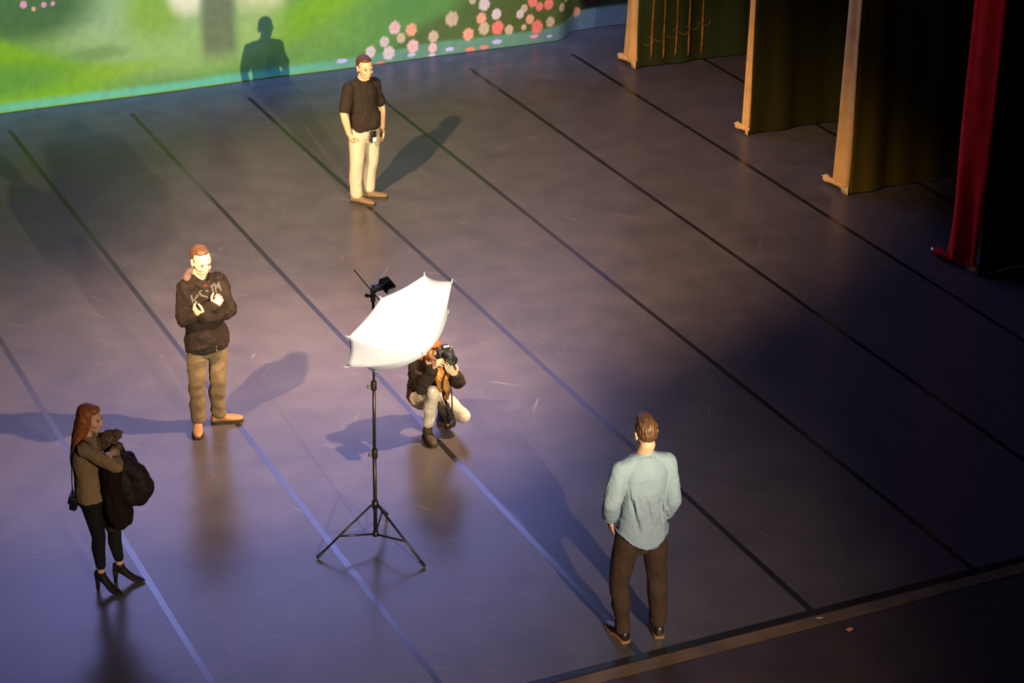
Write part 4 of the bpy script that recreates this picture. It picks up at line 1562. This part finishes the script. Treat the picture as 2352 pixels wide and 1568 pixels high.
# the camera in their hands
cm = tag(empty('photo_camera', (*J4['loc'], 0), RZ), 'black camera with a large lens held up by the crouching person', 'camera')
CC = V((.150, -.140, .930))
cx = unit(CAMD.cross(V((0, 0, 1))))      # the camera's right as seen from behind
cz = cx.cross(CAMD)
RC = Matrix((cx, CAMD, cz)).transposed()
bm = bmesh.new()
box(bm, CC, (.142, .060, .098), RC, bevel=.012)
box(bm, CC + cz * .060, (.066, .066, .040), RC, bevel=.012)
box(bm, CC + cx * .058 + CAMD * .012, (.036, .080, .094), RC, bevel=.012)
me_ = fused(bm, .004, 2)
link_mesh('camera_body', me_, M_PLASTIC_BLACK, cm)
bm = bmesh.new()
rings = [(.025, .036), (.060, .037), (.062, .040), (.110, .040), (.112, .037), (.150, .038), (.153, .043), (.205, .046), (.205, .040), (.190, .034)]
loft(bm, [(CC + CAMD * t, cx * r, cz * r) for t, r in rings], 26)
ln = obj('lens', bm, M_PLASTIC_BLACK, cm, smooth=False)
bm = bmesh.new()
ell(bm, CC + CAMD * .186, (.034, .008, .034), (cx, CAMD, cz), 18)
obj('front_glass', bm, mat('coated_glass', (0.012, 0.02, 0.018), .08, .9), ln)
bm = bmesh.new()
rod(bm, CC + cx * .045 + cz * .048, CC + cx * .045 + cz * .062, .012)
obj('shutter_button', bm, M_KNOB, cm)
bm = bmesh.new()
rod(bm, CC - cx * .052 + cz * .046, CC - cx * .052 + cz * .064, .016)
obj('dial', bm, M_KNOB, cm)
bm = bmesh.new()
box(bm, CC + cz * .074 + CAMD * .028 - cx * .004, (.050, .010, .014), RC, bevel=.003)
obj('name_plate', bm, M_WHITETAG, cm)
bm = strap_mesh([CC - cx * .074 + cz * .02, CC - cx * .085 - cz * .06, (.155, -.105, .74), (.128, -.115, .66), (.122, -.118, .58), (.150, -.085, .50)], .010, .003, cx)
obj('neck_strap', bm, M_BAG, cm)

# bag hanging between the knees
hb = tag(empty('camera_bag', (*J4['loc'], 0), RZ), 'dark sling bag hanging between the crouching person\'s knees', 'bag')
bm = bmesh.new()
for a, b_, r0, r1 in (((.165, -.01, .36), (.185, .00, .27), .022, .036), ((.185, .00, .27), (.200, -.005, .185), .036, .042), ((.200, -.005, .185), (.165, -.02, .165), .042, .034)):
    cap(bm, a, b_, r0, r1)
me_ = fused(bm, .006, 3)
wrinkle(me_, .008, 16, 3.0)
bb = link_mesh('bag_body', me_, M_BAG, hb)
bm = bmesh.new()
box(bm, (.172, -.052, .185), (.022, .008, .014), bevel=.003)
obj('buckle', bm, mat('tan_leather_tab', (.25, .11, .04), .6, .3), bb)
bm = strap_mesh([(.16, -.01, .37), (.135, -.03, .45), (.125, -.07, .54), (.115, -.03, .63), (.095, .04, .715), (.050, .115, .745)], .012, .003, (1, .3, 0))
obj('strap', bm, M_BAG, hb)
bm = strap_mesh([(.205, -.01, .22), (.208, -.03, .36), (.205, -.06, .50), (.190, -.05, .60), (.150, .06, .700), (.10, .14, .735)], .006, .003, (1, .3, 0))
obj('strap', bm, M_BAG, hb)

# ================================================================== 5. man in a blue shirt seen from behind
M_DENIM = mat('washed_blue_cotton', (0.205, 0.275, 0.345), 0.85, 0.2, noise_var=(9, 0.6, (0.18, 0.245, 0.31)), bump=(120, 0.15))
M_DARKTROUSER = mat('dark_brown_trousers', (0.040, 0.024, 0.016), 0.85, 0.2, noise_var=(7, 0.7, (0.028, 0.017, 0.012)), bump=(100, 0.2))
M_SHOE5 = mat('black_leather_shoe', (0.010, 0.008, 0.008), 0.4, 0.45)
M_SOLE5 = mat('tan_heel_rubber', (0.22, 0.12, 0.05), 0.7, 0.2)
J5 = dict(loc=(7.191, 12.644), head=(-.022, 0, 1.752), neck=(-.034, 0, 1.582),
          rsh=(.148, .080, 1.478), rel=(.196, .000, 1.200), rwr=(.140, .085, 1.012),
          lsh=(-.206, -.080, 1.490), lel=(-.262, -.160, 1.240), lwr=(-.262, -.035, 1.045),
          rhip=(.070, .048, .935), lhip=(-.122, -.048, .940), lkn=(-.180, -.055, .520), lan=(-.138, -.035, .10), ltoe=(-.252, .175, 0),
          rkn=(.112, .070, .505), ran=(.138, .045, .10), rtoe=(.105, .27, 0))
f5 = Fig(J5, 'man seen from behind in a pale blue shirt and dark trousers at the stage edge', M_SKIN)
f5.head_axes((-.30, .94, -.14), -.04)
def b5(bm):
    f5.trunk(bm, -.008, -.15)
    f5.shoulders(bm, -.008)
    for s in 'rl':
        f5.arm(bm, s, -.004, 2.0)
        f5.leg(bm, s, -.006)
    f5.head(bm, 1.04)
f5.body(b5, [('r', (-.02, .10, -1), (-.85, -.4, 0), dict(curl=(.35, .5, .3), thumb_in=.3)),
             ('l', (.10, .12, -1), (.85, .4, 0), dict(curl=(.35, .5, .3), thumb_in=.3))])
f5.face_parts(1.04, M_HAIR_BROWN)
def h5(bm, e):
    e(0, .010, .112, (.058, .070, .030))
    e(.010, .050, .112, (.045, .045, .034))
    e(0, -.062, .040, (.060, .050, .055))
f5.short_hair(M_HAIR_BROWN, .9, 1.03, .4, amp=.007, low=-.012, extra=h5)


def fold(me_, a, b_, w, depth):
    """a crease pressed along the line a-b with a soft ridge beside it."""
    a, b_ = V(a), V(b_)
    ab = b_ - a
    L2 = ab.length_squared
    me_.update()
    ns = [v.normal.copy() for v in me_.vertices]
    for v, n_ in zip(me_.vertices, ns):
        t = (v.co - a).dot(ab) / L2
        if t < -.05 or t > 1.05:
            continue
        q = a + ab * t
        d = v.co - q
        r = d.length
        if r > 3 * w:
            continue
        side = d.dot(n_.cross(ab).normalized())
        e = math.sin(PI * min(max((t + .05) / 1.1, 0), 1)) ** .6
        off = math.sqrt(max(r * r - d.dot(n_) ** 2, 0))
        if off > 2.6 * w or abs(d.dot(n_)) > .07:
            continue
        x = side / w
        v.co += n_ * (depth * e * (-math.exp(-x * x * 2) + .8 * math.exp(-(x - 1.4) ** 2 * 1.5)))
    me_.update()


bm = bmesh.new()
f5.trunk(bm, .022, .08, 1.0, wide=1.0)
f5.shoulders(bm, .012)
f5.arm(bm, 'r', .020, 1.72)
f5.arm(bm, 'l', .022, 1.76)
c, s, f = f5.spine(-.10)
up = unit(f5.N - f5.P)
# shirt-tail: the hem dips at the back
loft(bm, [(c - up * .10 - f * .012, s * .205, f * .152), (c - up * .04 - f * .012, s * .212, f * .154), (c + up * .05 - f * .008, s * .206, f * .152), (c + up * .12 - f * .004, s * .192, f * .144), (c + up * .20, s * .182, f * .136)], 28)
me_ = fused(bm, .0075, 8)
hc5 = f5.spine(0)[0]
for v in me_.vertices:
    zh = .862 + 2.8 * min(abs((v.co - hc5).dot(f5.hs)), .2) ** 2 + .05 * min(max((v.co - hc5).dot(f) / .12, 0), 1)
    if v.co.z < zh:
        v.co.z = zh
me_.update()
wrinkle(me_, .009, 5.5, 21.0, (1, 1, .55))
wrinkle(me_, .003, 18, 4.0)
for a, b_, w, dp in (((-.150, -.190, 1.33), (-.045, -.160, 1.00), .020, .016), ((-.015, -.150, 1.30), (.050, -.120, 1.02), .022, .009),
                     ((.075, -.06, 1.26), (.125, -.05, 1.02), .018, .018), ((.10, -.03, 1.24), (.160, -.02, 1.06), .014, .014)):
    fold(me_, a, b_, w, dp)
sh5 = link_mesh('shirt', me_, M_DENIM, f5.root)
def g5c(bm):
    c, s, f = f5.spine(1.0)
    pts = [c + s * (.070 * math.cos(a)) + f * (.066 * math.sin(a)) + V((0, 0, 1)) * (.004 - .016 * math.sin(a)) for a in np.linspace(0, 2 * PI, 25)]
    for a, b_ in zip(pts, pts[1:]):
        cap(bm, a, b_, .014, .014, 10)
f5.garment('collar', g5c, M_DENIM, .006, 2, parent=sh5)
for s_ in 'rl':
    e, w = f5.J[s_ + 'el'], f5.J[s_ + 'wr']
    k = .72 if s_ == 'r' else .76
    bm = bmesh.new()
    p = e.lerp(w, k)
    d = unit(w - e)
    x, y, _ = frame_of(d)
    r = .062
    loft(bm, [(p - d * .012, x * r, y * r), (p + d * .016, x * (r - .004), y * (r - .004)), (p + d * .024, x * (r - .016), y * (r - .016))], 20)
    obj('cuff', bm, M_DENIM, sh5)
def t5(bm):
    f5.trunk(bm, .004, -.24, .14)
    for s in 'rl':
        f5.leg(bm, s, 0, (.093, .092, .074, .074, .066), upto=1.96)
t5o = f5.garment('trousers', t5, M_DARKTROUSER, .008, 4, [(.011, 4.5, 9.0, (1, 1, 1.0)), (.0022, 16, 2.0, (1, 1, .6))])
for s in 'rl':
    f5.shoe(s, M_SHOE5, M_SOLE5, .295, .048)
